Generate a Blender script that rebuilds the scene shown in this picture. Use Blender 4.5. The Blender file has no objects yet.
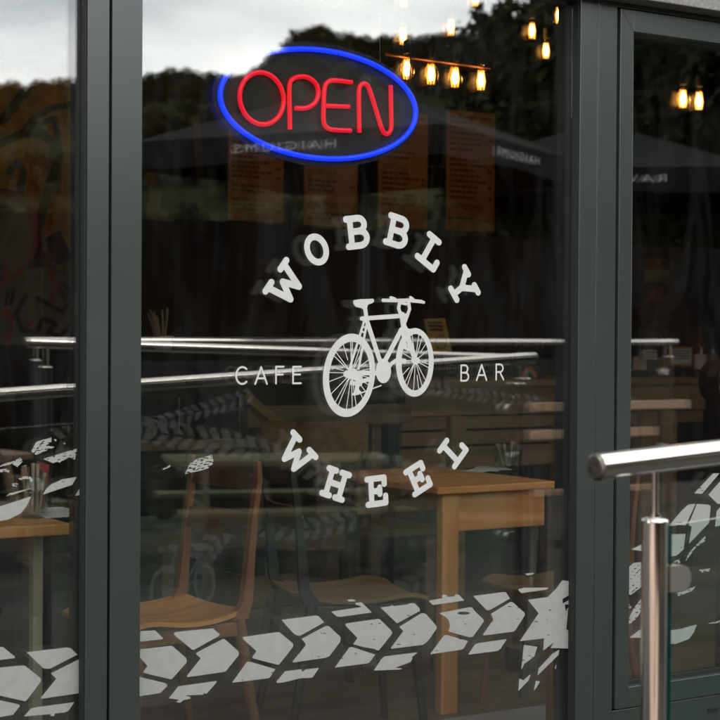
import bpy, math, random
import numpy as np
from mathutils import Vector, Matrix
random.seed(7); rng = np.random.default_rng(7)
R = math.radians
sc = bpy.context.scene
COL = sc.collection

# ------------------------------------------------------------------ camera
# glass plane is Y = 0 (street side is -Y), cafe floor is Z = 0, eye height 1.238 m
F_PX, YAW, DIST, EYE = 1670.0, 32.7, 4.6, 1.238
PITCH, ROLL = -0.75, 0.35
CAM = Vector((-DIST * math.sin(R(YAW)), -DIST * math.cos(R(YAW)), EYE))
_f = Vector((math.sin(R(YAW)) * math.cos(R(PITCH)), math.cos(R(YAW)) * math.cos(R(PITCH)), math.sin(R(PITCH))))
_r = Vector((math.cos(R(YAW)), -math.sin(R(YAW)), 0))
_u = _r.cross(_f)
_q = Matrix.Rotation(R(-ROLL), 3, _f)      # picture turned slightly clockwise
_r2, _u2 = _q @ _r, _q @ _u
cam_d = bpy.data.cameras.new('camera')
cam_d.sensor_width = 36.0
cam_d.lens = F_PX * 36.0 / 720.0
cam_d.clip_start, cam_d.clip_end = 0.05, 2000
cam_d.dof.use_dof = True
cam_d.dof.focus_distance = DIST + 0.05
cam_d.dof.aperture_fstop = 6.3
cam = bpy.data.objects.new('camera', cam_d)
COL.objects.link(cam)
m3 = Matrix((_r2, _u2, -_f)).transposed()
cam.matrix_world = Matrix.Translation(CAM) @ m3.to_4x4()
sc.camera = cam

def P(px, py, Y=0.0):
    """Point on the vertical plane at depth Y that the survey photo shows at (px, py)."""
    d = _f + _r2 * ((px - 360) / F_PX) + _u2 * ((360 - py) / F_PX)
    return CAM + d * ((Y - CAM.y) / d.y)
def PZ(px, py, Z):
    """Point on the horizontal plane at height Z."""
    d = _f + _r2 * ((px - 360) / F_PX) + _u2 * ((360 - py) / F_PX)
    return CAM + d * ((Z - CAM.z) / d.z)
def MIR(px, py, d):
    """Street-side point, d metres out from the glass, whose mirror image is at (px, py)."""
    p = P(px, py, d); return Vector((p.x, -p.y, p.z))

# ------------------------------------------------------------------ sky, sun, exposure
SUN_EL, SUN_AZ = 52.0, 38.0                # sun stands behind the cafe, veiled by cloud
w = bpy.data.worlds.new('World'); sc.world = w; w.use_nodes = True
nt = w.node_tree; N = nt.nodes; L = nt.links
for n in list(N): N.remove(n)
out = N.new('ShaderNodeOutputWorld'); bg = N.new('ShaderNodeBackground')
sky = N.new('ShaderNodeTexSky'); sky.sky_type = 'NISHITA'; sky.sun_disc = False
sky.sun_elevation = R(SUN_EL); sky.sun_rotation = R(SUN_AZ); sky.dust_density = 2.0
tc = N.new('ShaderNodeTexCoord'); mp = N.new('ShaderNodeMapping')
mp.inputs['Scale'].default_value = (1, 1, 3.2)
no = N.new('ShaderNodeTexNoise'); no.inputs['Scale'].default_value = 4.2
no.inputs['Detail'].default_value = 7; no.inputs['Roughness'].default_value = 0.5
rp = N.new('ShaderNodeValToRGB')
rp.color_ramp.elements[0].position = 0.36; rp.color_ramp.elements[0].color = (7.0, 7.5, 8.1, 1)
rp.color_ramp.elements[1].position = 0.60; rp.color_ramp.elements[1].color = (15.8, 15.8, 15.3, 1)
mx = N.new('ShaderNodeMix'); mx.data_type = 'RGBA'; mx.inputs[0].default_value = 0.93
L.new(tc.outputs['Generated'], mp.inputs['Vector']); L.new(mp.outputs[0], no.inputs['Vector'])
L.new(no.outputs['Fac'], rp.inputs['Fac'])
L.new(sky.outputs[0], mx.inputs[6]); L.new(rp.outputs[0], mx.inputs[7])
L.new(mx.outputs[2], bg.inputs['Color']); bg.inputs['Strength'].default_value = 0.12
L.new(bg.outputs[0], out.inputs['Surface'])
sun_d = bpy.data.lights.new('sun', 'SUN'); sun_d.energy = 0.5; sun_d.angle = R(18); sun_d.color = (1, 0.95, 0.88)
sun = bpy.data.objects.new('sun', sun_d); COL.objects.link(sun)
_s = Vector((math.sin(R(SUN_AZ)) * math.cos(R(SUN_EL)), math.cos(R(SUN_AZ)) * math.cos(R(SUN_EL)), math.sin(R(SUN_EL))))
sun.rotation_euler = _s.to_track_quat('Z', 'Y').to_euler()
vs = sc.view_settings
vs.view_transform = 'Standard'; vs.look = 'None'; vs.gamma = 1.0; vs.use_curve_mapping = False
vs.exposure = 1.06
sc.render.engine = 'CYCLES'
cy = sc.cycles
cy.max_bounces = 14; cy.transparent_max_bounces = 40; cy.glossy_bounces = 8; cy.diffuse_bounces = 4
cy.transmission_bounces = 8; cy.use_denoising = True
cy.caustics_reflective = False; cy.caustics_refractive = False
cy.sample_clamp_indirect = 6.0

# ------------------------------------------------------------------ helpers
class MB:
    def __init__(s): s.v = []; s.f = []; s.smooth = []
    def add(s, vs_, fs, sm=False):
        b = len(s.v); s.v += [tuple(v) for v in vs_]
        for f in fs: s.f.append(tuple(i + b for i in f)); s.smooth.append(sm)
        return s
    def box(s, a, b, bev=0.0):
        (x0, y0, z0), (x1, y1, z1) = a, b
        x0, x1 = min(x0, x1), max(x0, x1); y0, y1 = min(y0, y1), max(y0, y1); z0, z1 = min(z0, z1), max(z0, z1)
        if bev <= 0:
            v = [(x0,y0,z0),(x1,y0,z0),(x1,y1,z0),(x0,y1,z0),(x0,y0,z1),(x1,y0,z1),(x1,y1,z1),(x0,y1,z1)]
            return s.add(v, [(0,3,2,1),(4,5,6,7),(0,1,5,4),(1,2,6,5),(2,3,7,6),(3,0,4,7)])
        import bmesh
        bm = bmesh.new(); bmesh.ops.create_cube(bm, size=1)
        for q in bm.verts:
            q.co = Vector(((x0+x1)/2 + q.co.x*(x1-x0), (y0+y1)/2 + q.co.y*(y1-y0), (z0+z1)/2 + q.co.z*(z1-z0)))
        bmesh.ops.bevel(bm, geom=list(bm.edges), offset=bev, segments=2, affect='EDGES', profile=0.5)
        bm.verts.index_update()
        s.add([q.co for q in bm.verts], [tuple(x.index for x in f.verts) for f in bm.faces]); bm.free()
        return s
    def tube(s, pts, r, n=12, caps=True):
        pts = [Vector(p) for p in pts]; k = len(pts)
        rs = r if isinstance(r, (list, tuple)) else [r] * k
        t0 = (pts[1] - pts[0]).normalized()
        a = Vector((0,0,1)) if abs(t0.z) < 0.9 else Vector((1,0,0))
        nrm = t0.cross(a).normalized(); rings = []
        for i, p in enumerate(pts):
            t = ((pts[min(i+1,k-1)] - p).normalized() + (p - pts[max(i-1,0)]).normalized())
            t = t.normalized() if t.length > 1e-9 else t0
            nrm = (nrm - t * nrm.dot(t)).normalized(); bn = t.cross(nrm)
            rings.append([p + (nrm*math.cos(2*math.pi*j/n) + bn*math.sin(2*math.pi*j/n))*rs[i] for j in range(n)])
        b = len(s.v)
        for ring in rings: s.v += [tuple(q) for q in ring]
        for i in range(k-1):
            for j in range(n):
                s.f.append((b+i*n+j, b+i*n+(j+1)%n, b+(i+1)*n+(j+1)%n, b+(i+1)*n+j)); s.smooth.append(True)
        if caps:
            for ring, rev in ((rings[0], True), (rings[-1], False)):
                c = len(s.v); s.v += [tuple(q) for q in ring]
                s.f.append(tuple(c+j for j in (reversed(range(n)) if rev else range(n)))); s.smooth.append(False)
        return s
    def lathe(s, prof, c=(0,0,0), n=20):
        c = Vector(c); b = len(s.v); k = len(prof)
        for (r, z) in prof:
            for j in range(n):
                s.v.append((c.x + r*math.cos(2*math.pi*j/n), c.y + r*math.sin(2*math.pi*j/n), c.z + z))
        for i in range(k-1):
            for j in range(n):
                s.f.append((b+i*n+j, b+i*n+(j+1)%n, b+(i+1)*n+(j+1)%n, b+(i+1)*n+j)); s.smooth.append(True)
        return s
    def grid(s, fn, nu, nv, sm=True):
        b = len(s.v)
        for i in range(nu+1):
            for j in range(nv+1): s.v.append(tuple(fn(i/nu, j/nv)))
        for i in range(nu):
            for j in range(nv):
                a = b+i*(nv+1)+j; s.f.append((a, a+nv+1, a+nv+2, a+1)); s.smooth.append(sm)
        return s
    def slab(s, fn, nu, nv, nrm, th):
        """curved sheet with thickness: fn(u,v) centre surface, offset +-th/2 along nrm(u,v)"""
        top = lambda u, v: Vector(fn(u, v)) + Vector(nrm(u, v)) * th/2
        bot = lambda u, v: Vector(fn(u, v)) - Vector(nrm(u, v)) * th/2
        s.grid(top, nu, nv); s.grid(lambda u, v: bot(u, 1-v), nu, nv)
        for (pf, nn) in ((lambda t: (t, 0), nu), (lambda t: (1-t, 1), nu), (lambda t: (0, 1-t), nv), (lambda t: (1, t), nv)):
            s.grid(lambda t, k, pf=pf: (top if k > 0.5 else bot)(*pf(t)), nn, 1, True)
        return s
    def mesh(s, name):
        me = bpy.data.meshes.new(name); me.from_pydata(s.v, [], s.f)
        me.polygons.foreach_set('use_smooth', s.smooth); me.update(); return me
    def build(s, name, mat, parent=None, world=True):
        o = bpy.data.objects.new(name, s.mesh(name)); COL.objects.link(o)
        if mat: o.data.materials.append(mat)
        if parent:
            o.parent = parent
            if world:
                m_ = parent.matrix_basis.copy(); q = parent.parent
                while q: m_ = q.matrix_basis @ m_; q = q.parent
                o.data.transform(m_.inverted())
        return o

def tag(o, label=None, cat=None, group=None, kind=None):
    if label: o['label'] = label
    if cat: o['category'] = cat
    if group: o['group'] = group
    if kind: o['kind'] = kind
    return o
def thing(name, label, cat, loc=(0,0,0), rz=0, group=None):
    o = bpy.data.objects.new(name, None); COL.objects.link(o)
    o.empty_display_size = 0.1
    o.matrix_basis = Matrix.Translation(Vector(loc)) @ Matrix.Rotation(rz, 4, 'Z')
    return tag(o, label, cat, group)
def sub_empty(name, parent):
    o = bpy.data.objects.new(name, None); COL.objects.link(o); o.parent = parent; o.empty_display_size = 0.1
    return o
def copy_tree(o, parent=None):
    c = o.copy(); COL.objects.link(c); c.parent = parent
    for ch in list(o.children): copy_tree(ch, c)
    return c
def place(o, loc, rz=0, scale=None):
    m = Matrix.Translation(Vector(loc)) @ Matrix.Rotation(rz, 4, 'Z')
    if scale: m = m @ Matrix.Diagonal((*scale, 1))
    o.matrix_basis = m; return o
def catmull(pts, n=8, closed=False):
    pts = [Vector(p) for p in pts]; k = len(pts); out_ = []
    rngi = range(k) if closed else range(k-1)
    for i in rngi:
        p0 = pts[(i-1) % k] if closed or i > 0 else pts[0]
        p1, p2 = pts[i], pts[(i+1) % k]
        p3 = pts[(i+2) % k] if closed or i+2 < k else pts[-1]
        for j in range(n):
            t = j/n
            out_.append(0.5*((2*p1) + (p2-p0)*t + (2*p0-5*p1+4*p2-p3)*t*t + (3*p1-p0-3*p2+p3)*t**3))
    out_.append(pts[0].copy() if closed else pts[-1]); return out_

# ------------------------------------------------------------------ materials
def principled(name, col, rough=0.5, metal=0.0, var=0.0, vscale=8.0, bump=0.0, bscale=60.0, spec=0.5, stretch=(1,1,1), col2=None, detail=4, rvar=0.0):
    m = bpy.data.materials.new(name); m.use_nodes = True
    t = m.node_tree; b = t.nodes['Principled BSDF']
    b.inputs['Base Color'].default_value = (*col, 1); b.inputs['Roughness'].default_value = rough
    b.inputs['Metallic'].default_value = metal; b.inputs['Specular IOR Level'].default_value = spec
    if var or col2 or bump or rvar:
        tc = t.nodes.new('ShaderNodeTexCoord'); mp = t.nodes.new('ShaderNodeMapping'); mp.inputs['Scale'].default_value = stretch
        t.links.new(tc.outputs['Object'], mp.inputs['Vector'])
    if var or col2:
        n = t.nodes.new('ShaderNodeTexNoise'); n.inputs['Scale'].default_value = vscale; n.inputs['Detail'].default_value = detail
        t.links.new(mp.outputs[0], n.inputs['Vector'])
        r = t.nodes.new('ShaderNodeValToRGB')
        c2 = col2 or tuple(min(1, c*(1+var)) for c in col); c1 = col if col2 else tuple(c*(1-var) for c in col)
        r.color_ramp.elements[0].position = 0.32; r.color_ramp.elements[0].color = (*c1, 1)
        r.color_ramp.elements[1].position = 0.68; r.color_ramp.elements[1].color = (*c2, 1)
        t.links.new(n.outputs['Fac'], r.inputs['Fac']); t.links.new(r.outputs[0], b.inputs['Base Color'])
    if rvar:
        n3 = t.nodes.new('ShaderNodeTexNoise'); n3.inputs['Scale'].default_value = vscale*0.7; n3.inputs['Detail'].default_value = 5
        t.links.new(mp.outputs[0], n3.inputs['Vector'])
        mr = t.nodes.new('ShaderNodeMapRange'); mr.inputs['To Min'].default_value = max(0, rough-rvar); mr.inputs['To Max'].default_value = rough+rvar
        t.links.new(n3.outputs['Fac'], mr.inputs['Value']); t.links.new(mr.outputs[0], b.inputs['Roughness'])
    if bump:
        n2 = t.nodes.new('ShaderNodeTexNoise'); n2.inputs['Scale'].default_value = bscale; n2.inputs['Detail'].default_value = 3
        t.links.new(mp.outputs[0], n2.inputs['Vector'])
        bp = t.nodes.new('ShaderNodeBump'); bp.inputs['Strength'].default_value = bump; bp.inputs['Distance'].default_value = 0.004
        t.links.new(n2.outputs['Fac'], bp.inputs['Height']); t.links.new(bp.outputs[0], b.inputs['Normal'])
    return m

def wood(name, c1, c2, rough=0.45, axis=0, scale=9.0, ring=3.0):
    """grain that runs along the given object axis"""
    m = bpy.data.materials.new(name); m.use_nodes = True; t = m.node_tree; b = t.nodes['Principled BSDF']
    tc = t.nodes.new('ShaderNodeTexCoord'); mp = t.nodes.new('ShaderNodeMapping')
    st = [1.0, 1.0, 1.0]; st[axis] = 0.07; mp.inputs['Scale'].default_value = st
    t.links.new(tc.outputs['Object'], mp.inputs['Vector'])
    n = t.nodes.new('ShaderNodeTexNoise'); n.inputs['Scale'].default_value = scale; n.inputs['Detail'].default_value = 3; n.inputs['Distortion'].default_value = 0.6
    t.links.new(mp.outputs[0], n.inputs['Vector'])
    mul = t.nodes.new('ShaderNodeMath'); mul.operation = 'MULTIPLY'; mul.inputs[1].default_value = ring*6.0
    sn = t.nodes.new('ShaderNodeMath'); sn.operation = 'SINE'
    t.links.new(n.outputs['Fac'], mul.inputs[0]); t.links.new(mul.outputs[0], sn.inputs[0])
    n2 = t.nodes.new('ShaderNodeTexNoise'); n2.inputs['Scale'].default_value = scale*14; n2.inputs['Detail'].default_value = 4
    t.links.new(mp.outputs[0], n2.inputs['Vector'])
    mr = t.nodes.new('ShaderNodeMapRange'); mr.inputs['From Min'].default_value = -1; mr.inputs['To Max'].default_value = 0.55
    t.links.new(sn.outputs[0], mr.inputs['Value'])
    ad = t.nodes.new('ShaderNodeMath'); ad.operation = 'MULTIPLY_ADD'; ad.inputs[1].default_value = 0.5
    t.links.new(n2.outputs['Fac'], ad.inputs[0]); t.links.new(mr.outputs[0], ad.inputs[2])
    r = t.nodes.new('ShaderNodeValToRGB')
    r.color_ramp.elements[0].position = 0.15; r.color_ramp.elements[0].color = (*c1, 1)
    r.color_ramp.elements[1].position = 0.85; r.color_ramp.elements[1].color = (*c2, 1)
    t.links.new(ad.outputs[0], r.inputs['Fac']); t.links.new(r.outputs[0], b.inputs['Base Color'])
    b.inputs['Roughness'].default_value = rough
    bp = t.nodes.new('ShaderNodeBump'); bp.inputs['Strength'].default_value = 0.15; bp.inputs['Distance'].default_value = 0.002
    t.links.new(n2.outputs['Fac'], bp.inputs['Height']); t.links.new(bp.outputs[0], b.inputs['Normal'])
    return m

def glass(name, tint=(0.93, 0.96, 0.94), f0=0.045, rough=0.0, smudge=0.0):
    """flat pane: each face lets light straight through and mirrors a Fresnel share of it"""
    m = bpy.data.materials.new(name); m.use_nodes = True; t = m.node_tree
    for n in list(t.nodes): t.nodes.remove(n)
    o = t.nodes.new('ShaderNodeOutputMaterial'); mix = t.nodes.new('ShaderNodeMixShader')
    tr = t.nodes.new('ShaderNodeBsdfTransparent'); tr.inputs[0].default_value = (*tint, 1)
    gl = t.nodes.new('ShaderNodeBsdfGlossy'); gl.inputs['Roughness'].default_value = rough; gl.inputs['Color'].default_value = (1, 1, 1, 1)
    ge = t.nodes.new('ShaderNodeNewGeometry'); dt = t.nodes.new('ShaderNodeVectorMath'); dt.operation = 'DOT_PRODUCT'
    t.links.new(ge.outputs['Incoming'], dt.inputs[0]); t.links.new(ge.outputs['Normal'], dt.inputs[1])
    ab = t.nodes.new('ShaderNodeMath'); ab.operation = 'ABSOLUTE'; t.links.new(dt.outputs['Value'], ab.inputs[0])
    om = t.nodes.new('ShaderNodeMath'); om.operation = 'SUBTRACT'; om.inputs[0].default_value = 1; t.links.new(ab.outputs[0], om.inputs[1])
    pw = t.nodes.new('ShaderNodeMath'); pw.operation = 'POWER'; pw.inputs[1].default_value = 5; t.links.new(om.outputs[0], pw.inputs[0])
    fr = t.nodes.new('ShaderNodeMath'); fr.operation = 'MULTIPLY_ADD'; fr.inputs[1].default_value = 1-f0; fr.inputs[2].default_value = f0
    t.links.new(pw.outputs[0], fr.inputs[0]); t.links.new(fr.outputs[0], mix.inputs[0])
    t.links.new(tr.outputs[0], mix.inputs[1]); t.links.new(gl.outputs[0], mix.inputs[2])
    last = mix
    if smudge:      # thin film of dust and wiping marks
        tc = t.nodes.new('ShaderNodeTexCoord'); mp = t.nodes.new('ShaderNodeMapping'); mp.inputs['Scale'].default_value = (5, 1, 1.2)
        n = t.nodes.new('ShaderNodeTexNoise'); n.inputs['Scale'].default_value = 2.2; n.inputs['Detail'].default_value = 8; n.inputs['Distortion'].default_value = 1.2
        t.links.new(tc.outputs['Object'], mp.inputs[0]); t.links.new(mp.outputs[0], n.inputs['Vector'])
        mr = t.nodes.new('ShaderNodeMapRange'); mr.inputs['From Min'].default_value = 0.45; mr.inputs['From Max'].default_value = 0.8; mr.inputs['To Max'].default_value = smudge
        t.links.new(n.outputs['Fac'], mr.inputs['Value'])
        df = t.nodes.new('ShaderNodeBsdfDiffuse'); df.inputs[0].default_value = (0.7, 0.7, 0.68, 1)
        mx2 = t.nodes.new('ShaderNodeMixShader'); t.links.new(mr.outputs[0], mx2.inputs[0])
        t.links.new(mix.outputs[0], mx2.inputs[1]); t.links.new(df.outputs[0], mx2.inputs[2]); last = mx2
    t.links.new(last.outputs[0], o.inputs[0]); return m

def film(name, col, trans=0.3, alpha=1.0, grain=0.06):
    """thin vinyl film, lit from either side"""
    m = bpy.data.materials.new(name); m.use_nodes = True; t = m.node_tree
    for n in list(t.nodes): t.nodes.remove(n)
    o = t.nodes.new('ShaderNodeOutputMaterial'); mix = t.nodes.new('ShaderNodeMixShader'); mix.inputs[0].default_value = trans
    d = t.nodes.new('ShaderNodeBsdfDiffuse'); tl = t.nodes.new('ShaderNodeBsdfTranslucent')
    tc = t.nodes.new('ShaderNodeTexCoord'); n = t.nodes.new('ShaderNodeTexNoise'); n.inputs['Scale'].default_value = 38; n.inputs['Detail'].default_value = 6
    t.links.new(tc.outputs['Object'], n.inputs['Vector'])
    r = t.nodes.new('ShaderNodeValToRGB'); r.color_ramp.elements[0].position = 0.3; r.color_ramp.elements[1].position = 0.7
    r.color_ramp.elements[0].color = (*[c*(1-grain) for c in col], 1); r.color_ramp.elements[1].color = (*[min(1, c*(1+grain)) for c in col], 1)
    t.links.new(n.outputs['Fac'], r.inputs['Fac'])
    for q in (d, tl): t.links.new(r.outputs[0], q.inputs[0])
    t.links.new(d.outputs[0], mix.inputs[1]); t.links.new(tl.outputs[0], mix.inputs[2]); last = mix
    if alpha < 1:
        tr = t.nodes.new('ShaderNodeBsdfTransparent'); m2 = t.nodes.new('ShaderNodeMixShader'); m2.inputs[0].default_value = alpha
        t.links.new(tr.outputs[0], m2.inputs[1]); t.links.new(last.outputs[0], m2.inputs[2]); last = m2
    t.links.new(last.outputs[0], o.inputs[0]); return m

def emit(name, col, strength, base=(0.1, 0.1, 0.1), rough=0.3):
    m = principled(name, base, rough); b = m.node_tree.nodes['Principled BSDF']
    b.inputs['Emission Color'].default_value = (*col, 1); b.inputs['Emission Strength'].default_value = strength
    return m

M = {
 'frame': principled('powder_coat', (0.038, 0.045, 0.041), 0.22, var=0.05, vscale=3, bump=0.02, bscale=900, rvar=0.03, spec=0.85),
 'gasket': principled('rubber', (0.012, 0.013, 0.013), 0.6),
 'glass_out': glass('pane_outer', (0.975, 0.98, 0.972), 0.105, smudge=0.007),
 'glass_in': glass('pane_inner', (0.975, 0.98, 0.972), 0.085),
 'vinyl': film('white_vinyl', (0.72, 0.72, 0.695), 0.24),
 'tread_vinyl': film('dimmed_vinyl', (0.50, 0.505, 0.47), 0.32),  # tread film greyed, partly for the weaker light low on the glass
 'reflected_print': film('reflected_film', (0.62, 0.66, 0.65), 0.3, alpha=0.21),  # thin film standing in for a faint reflection of tyre prints
 'fascia': principled('render_panel', (0.22, 0.215, 0.20), 0.9, var=0.25, vscale=70, bump=0.5, bscale=260),
 'cladding': principled('cladding', (0.18, 0.18, 0.17), 0.8, var=0.1),
 'steel': principled('polished_steel', (0.66, 0.62, 0.58), 0.10, 1.0, rvar=0.05, vscale=5, stretch=(1, 1, 6)),
 'satin': principled('satin_steel', (0.55, 0.51, 0.47), 0.38, 1.0),
 'steel_cap': principled('worn_steel_cap', (0.16, 0.15, 0.13), 0.4, 1.0, var=0.5, vscale=90, bump=0.3, bscale=160),
 'panel': glass('toughened_panel', (0.90, 0.96, 0.93), 0.05),
 'panel_edge': principled('green_glass_edge', (0.004, 0.11, 0.085), 0.12, var=0.35, vscale=40, stretch=(1, 1, 0.5)),
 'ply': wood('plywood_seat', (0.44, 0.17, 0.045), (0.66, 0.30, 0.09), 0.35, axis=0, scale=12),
 'ply_dim': wood('dimmed_plywood', (0.13, 0.070, 0.030), (0.22, 0.125, 0.055), 0.4, axis=0, scale=12),  # plywood darkened: dimness of the chairs farther in is in the colour
 'slat': wood('shaded_slats', (0.075, 0.034, 0.020), (0.125, 0.058, 0.034), 0.4, axis=1, scale=10),  # darkened: the weaker window light on the chair backs is in the colour
 'copper_wood': wood('laminated_beech', (0.17, 0.070, 0.036), (0.26, 0.110, 0.058), 0.35, axis=2, scale=14),
 'pine': wood('pine_table', (0.50, 0.20, 0.055), (0.74, 0.35, 0.105), 0.42, axis=0, scale=7, ring=4),
 'pine_z': wood('pine_leg', (0.48, 0.195, 0.055), (0.68, 0.32, 0.10), 0.42, axis=2, scale=7),
 'brown_wood': wood('brown_boards', (0.085, 0.052, 0.026), (0.15, 0.095, 0.048), 0.55, axis=0, scale=6),
 'brown_wood_z': wood('brown_posts', (0.09, 0.055, 0.026), (0.16, 0.10, 0.05), 0.55, axis=2, scale=6),
 'deck_wood': wood('outdoor_timber', (0.34, 0.21, 0.14), (0.52, 0.35, 0.25), 0.7, axis=0, scale=6),
 'picnic': wood('weathered_planks', (0.17, 0.095, 0.065), (0.29, 0.175, 0.125), 0.9, axis=0, scale=6),
 'counter': wood('counter_boards', (0.18, 0.105, 0.045), (0.32, 0.20, 0.09), 0.5, axis=0, scale=6),
 'floor_wood': wood('floor_boards', (0.11, 0.07, 0.045), (0.19, 0.125, 0.085), 0.5, axis=0, scale=5),
 'concrete': principled('grey_screed', (0.30, 0.29, 0.265), 0.85, var=0.18, vscale=160, bump=0.2, bscale=220),
 'dark_metal': principled('dark_metal', (0.05, 0.055, 0.055), 0.4, 0.6),
 'grey_metal': principled('grey_metal', (0.22, 0.22, 0.21), 0.35, 0.8),
 'black': principled('black_paint', (0.014, 0.014, 0.014), 0.6, spec=0.2),
 'wall_dark': principled('dark_wall', (0.028, 0.026, 0.023), 0.8, var=0.2, vscale=5),
 'wall_red': principled('red_brown_wall', (0.075, 0.033, 0.022), 0.8, var=0.3, vscale=3),
 'ceiling': principled('dark_ceiling', (0.03, 0.03, 0.03), 0.8),
 'kraft': principled('kraft_card', (0.26, 0.165, 0.105), 0.75, var=0.12, vscale=9),
 'ink': principled('dark_ink', (0.05, 0.03, 0.022), 0.8),
 'paving': principled('tarmac_paving', (0.055, 0.052, 0.048), 0.95, spec=0.08, var=0.22, vscale=1.6, bump=0.3, bscale=30),
 'ramp': principled('ramp_concrete', (0.042, 0.038, 0.035), 0.9, spec=0.1, var=0.15, vscale=4, bump=0.3, bscale=60),
 'canopy': principled('charcoal_canvas', (0.011, 0.0115, 0.0130), 0.95, spec=0.06, var=0.1, vscale=12, bump=0.1, bscale=300),
 'white_print': principled('white_print', (0.50, 0.50, 0.50), 0.7),
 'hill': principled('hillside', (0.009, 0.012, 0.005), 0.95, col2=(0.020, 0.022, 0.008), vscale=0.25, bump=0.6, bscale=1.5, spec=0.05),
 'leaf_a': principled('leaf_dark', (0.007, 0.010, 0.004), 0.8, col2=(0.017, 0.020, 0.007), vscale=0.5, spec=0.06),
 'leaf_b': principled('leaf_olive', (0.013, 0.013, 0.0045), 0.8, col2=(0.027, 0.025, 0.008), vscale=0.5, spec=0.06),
 'bark': principled('bark', (0.05, 0.04, 0.03), 0.95, var=0.3, vscale=6, bump=0.5, bscale=20),
 'yellow': principled('yellow_card', (0.46, 0.27, 0.025), 0.6, var=0.08, vscale=9),
 'red': principled('red_napkin', (0.32, 0.035, 0.03), 0.7, var=0.15, vscale=20),
 'paper': principled('white_paper', (0.62, 0.62, 0.60), 0.7, var=0.05),
 'straw': principled('wooden_stirrers', (0.52, 0.42, 0.30), 0.7, var=0.15, vscale=40),
 'chrome': principled('chrome', (0.75, 0.77, 0.78), 0.10, 1.0),
 'jar': glass('jar_glass', (0.90, 0.93, 0.92), 0.07),
 'bulb_glass': glass('bulb_glass', (0.98, 0.80, 0.52), 0.06),
 'brass': principled('brass', (0.42, 0.22, 0.08), 0.35, 0.9),
 'copper': principled('copper_pipe', (0.20, 0.08, 0.03), 0.5, 0.6),
 'filament': emit('filament_core', (1.0, 0.60, 0.22), 78.0),
 'filament_dim': emit('filament_loops', (1.0, 0.34, 0.045), 2.6),
 'neon_blue': emit('blue_tube', (0.0, 0.022, 1.0), 1.15, (0.02, 0.06, 0.6), 0.3),
 'neon_red': emit('red_tube', (1.0, 0.002, 0.018), 0.44, (0.6, 0.01, 0.03), 0.28),
 'tape': principled('foam_tape', (0.42, 0.42, 0.26), 0.8),
}
# smoky acrylic of the lit sign
_a = film('smoked_acrylic', (0.06, 0.06, 0.055), 0.2, alpha=0.88, grain=0.02); M['acrylic'] = _a

# ------------------------------------------------------------------ flat cut shapes from signed distances (in survey-photo pixels)
def sd_seg(X, Y, a, b, r):
    ax, ay = a; bx, by = b; dx, dy = bx-ax, by-ay; l2 = dx*dx+dy*dy+1e-12
    t = np.clip(((X-ax)*dx + (Y-ay)*dy)/l2, 0, 1)
    return np.hypot(X-ax-t*dx, Y-ay-t*dy) - r
def sd_path(X, Y, pts, r):
    d = np.full(X.shape, 1e9)
    for a, b in zip(pts[:-1], pts[1:]): d = np.minimum(d, sd_seg(X, Y, a, b, r))
    return d
def sd_poly(X, Y, pts):
    d = np.full(X.shape, 1e9); ins = np.zeros(X.shape, bool); n = len(pts)
    for i in range(n):
        a, b = pts[i], pts[(i+1) % n]
        d = np.minimum(d, sd_seg(X, Y, a, b, 0))
        c = ((a[1] > Y) != (b[1] > Y)); den = (b[1]-a[1]) if abs(b[1]-a[1]) > 1e-9 else 1e-9
        ins ^= c & (X < (b[0]-a[0])*(Y-a[1])/den + a[0])
    return np.where(ins, -d, d)
def sd_ell(X, Y, c, rx, ry, shear=0.0):
    u = (X - c[0] + shear*(Y-c[1]))/rx; v = (Y-c[1])/ry; k = np.hypot(u, v)
    return (k-1)*min(rx, ry)*1.0
def cut_mesh(name, fn, bx, step, conv):
    """fill the region fn < 0 of the box bx = (x0,y0,x1,y1) with faces; conv maps (x, y) to a 3-D point"""
    x0, y0, x1, y1 = bx; nx = max(2, int((x1-x0)/step)); ny = max(2, int((y1-y0)/step))
    xs = np.linspace(x0, x1, nx+1); ys = np.linspace(y0, y1, ny+1)
    X, Y = np.meshgrid(xs, ys); D = fn(X, Y); I = D < 0
    verts = []; faces = []; key = {}
    def vid(x, y):
        k = (round(x, 4), round(y, 4))
        if k not in key: key[k] = len(verts); verts.append(tuple(conv(x, y)))
        return key[k]
    for j in range(ny):
        full = I[j, :-1] & I[j, 1:] & I[j+1, :-1] & I[j+1, 1:]
        any_ = (I[j, :-1] | I[j, 1:] | I[j+1, :-1] | I[j+1, 1:]) & ~full
        i = 0
        while i < nx:
            if full[i]:
                k = i
                while k < nx and full[k]: k += 1
                faces.append([vid(xs[i], ys[j]), vid(xs[k], ys[j]), vid(xs[k], ys[j+1]), vid(xs[i], ys[j+1])]); i = k
            else: i += 1
        for i in np.nonzero(any_)[0]:
            cs = [(xs[i], ys[j], D[j, i]), (xs[i+1], ys[j], D[j, i+1]), (xs[i+1], ys[j+1], D[j+1, i+1]), (xs[i], ys[j+1], D[j+1, i])]
            poly = []
            for q in range(4):
                a, b = cs[q], cs[(q+1) % 4]
                if a[2] < 0: poly.append(vid(a[0], a[1]))
                if (a[2] < 0) != (b[2] < 0):
                    t = a[2]/(a[2]-b[2]); t = min(max(t, 0.02), 0.98)
                    poly.append(vid(a[0]+(b[0]-a[0])*t, a[1]+(b[1]-a[1])*t))
            pp = []
            for q in poly:
                if q not in pp: pp.append(q)
            if len(pp) >= 3: faces.append(pp)
    me = bpy.data.meshes.new(name); me.from_pydata(verts, [], faces); me.update(); return me
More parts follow.
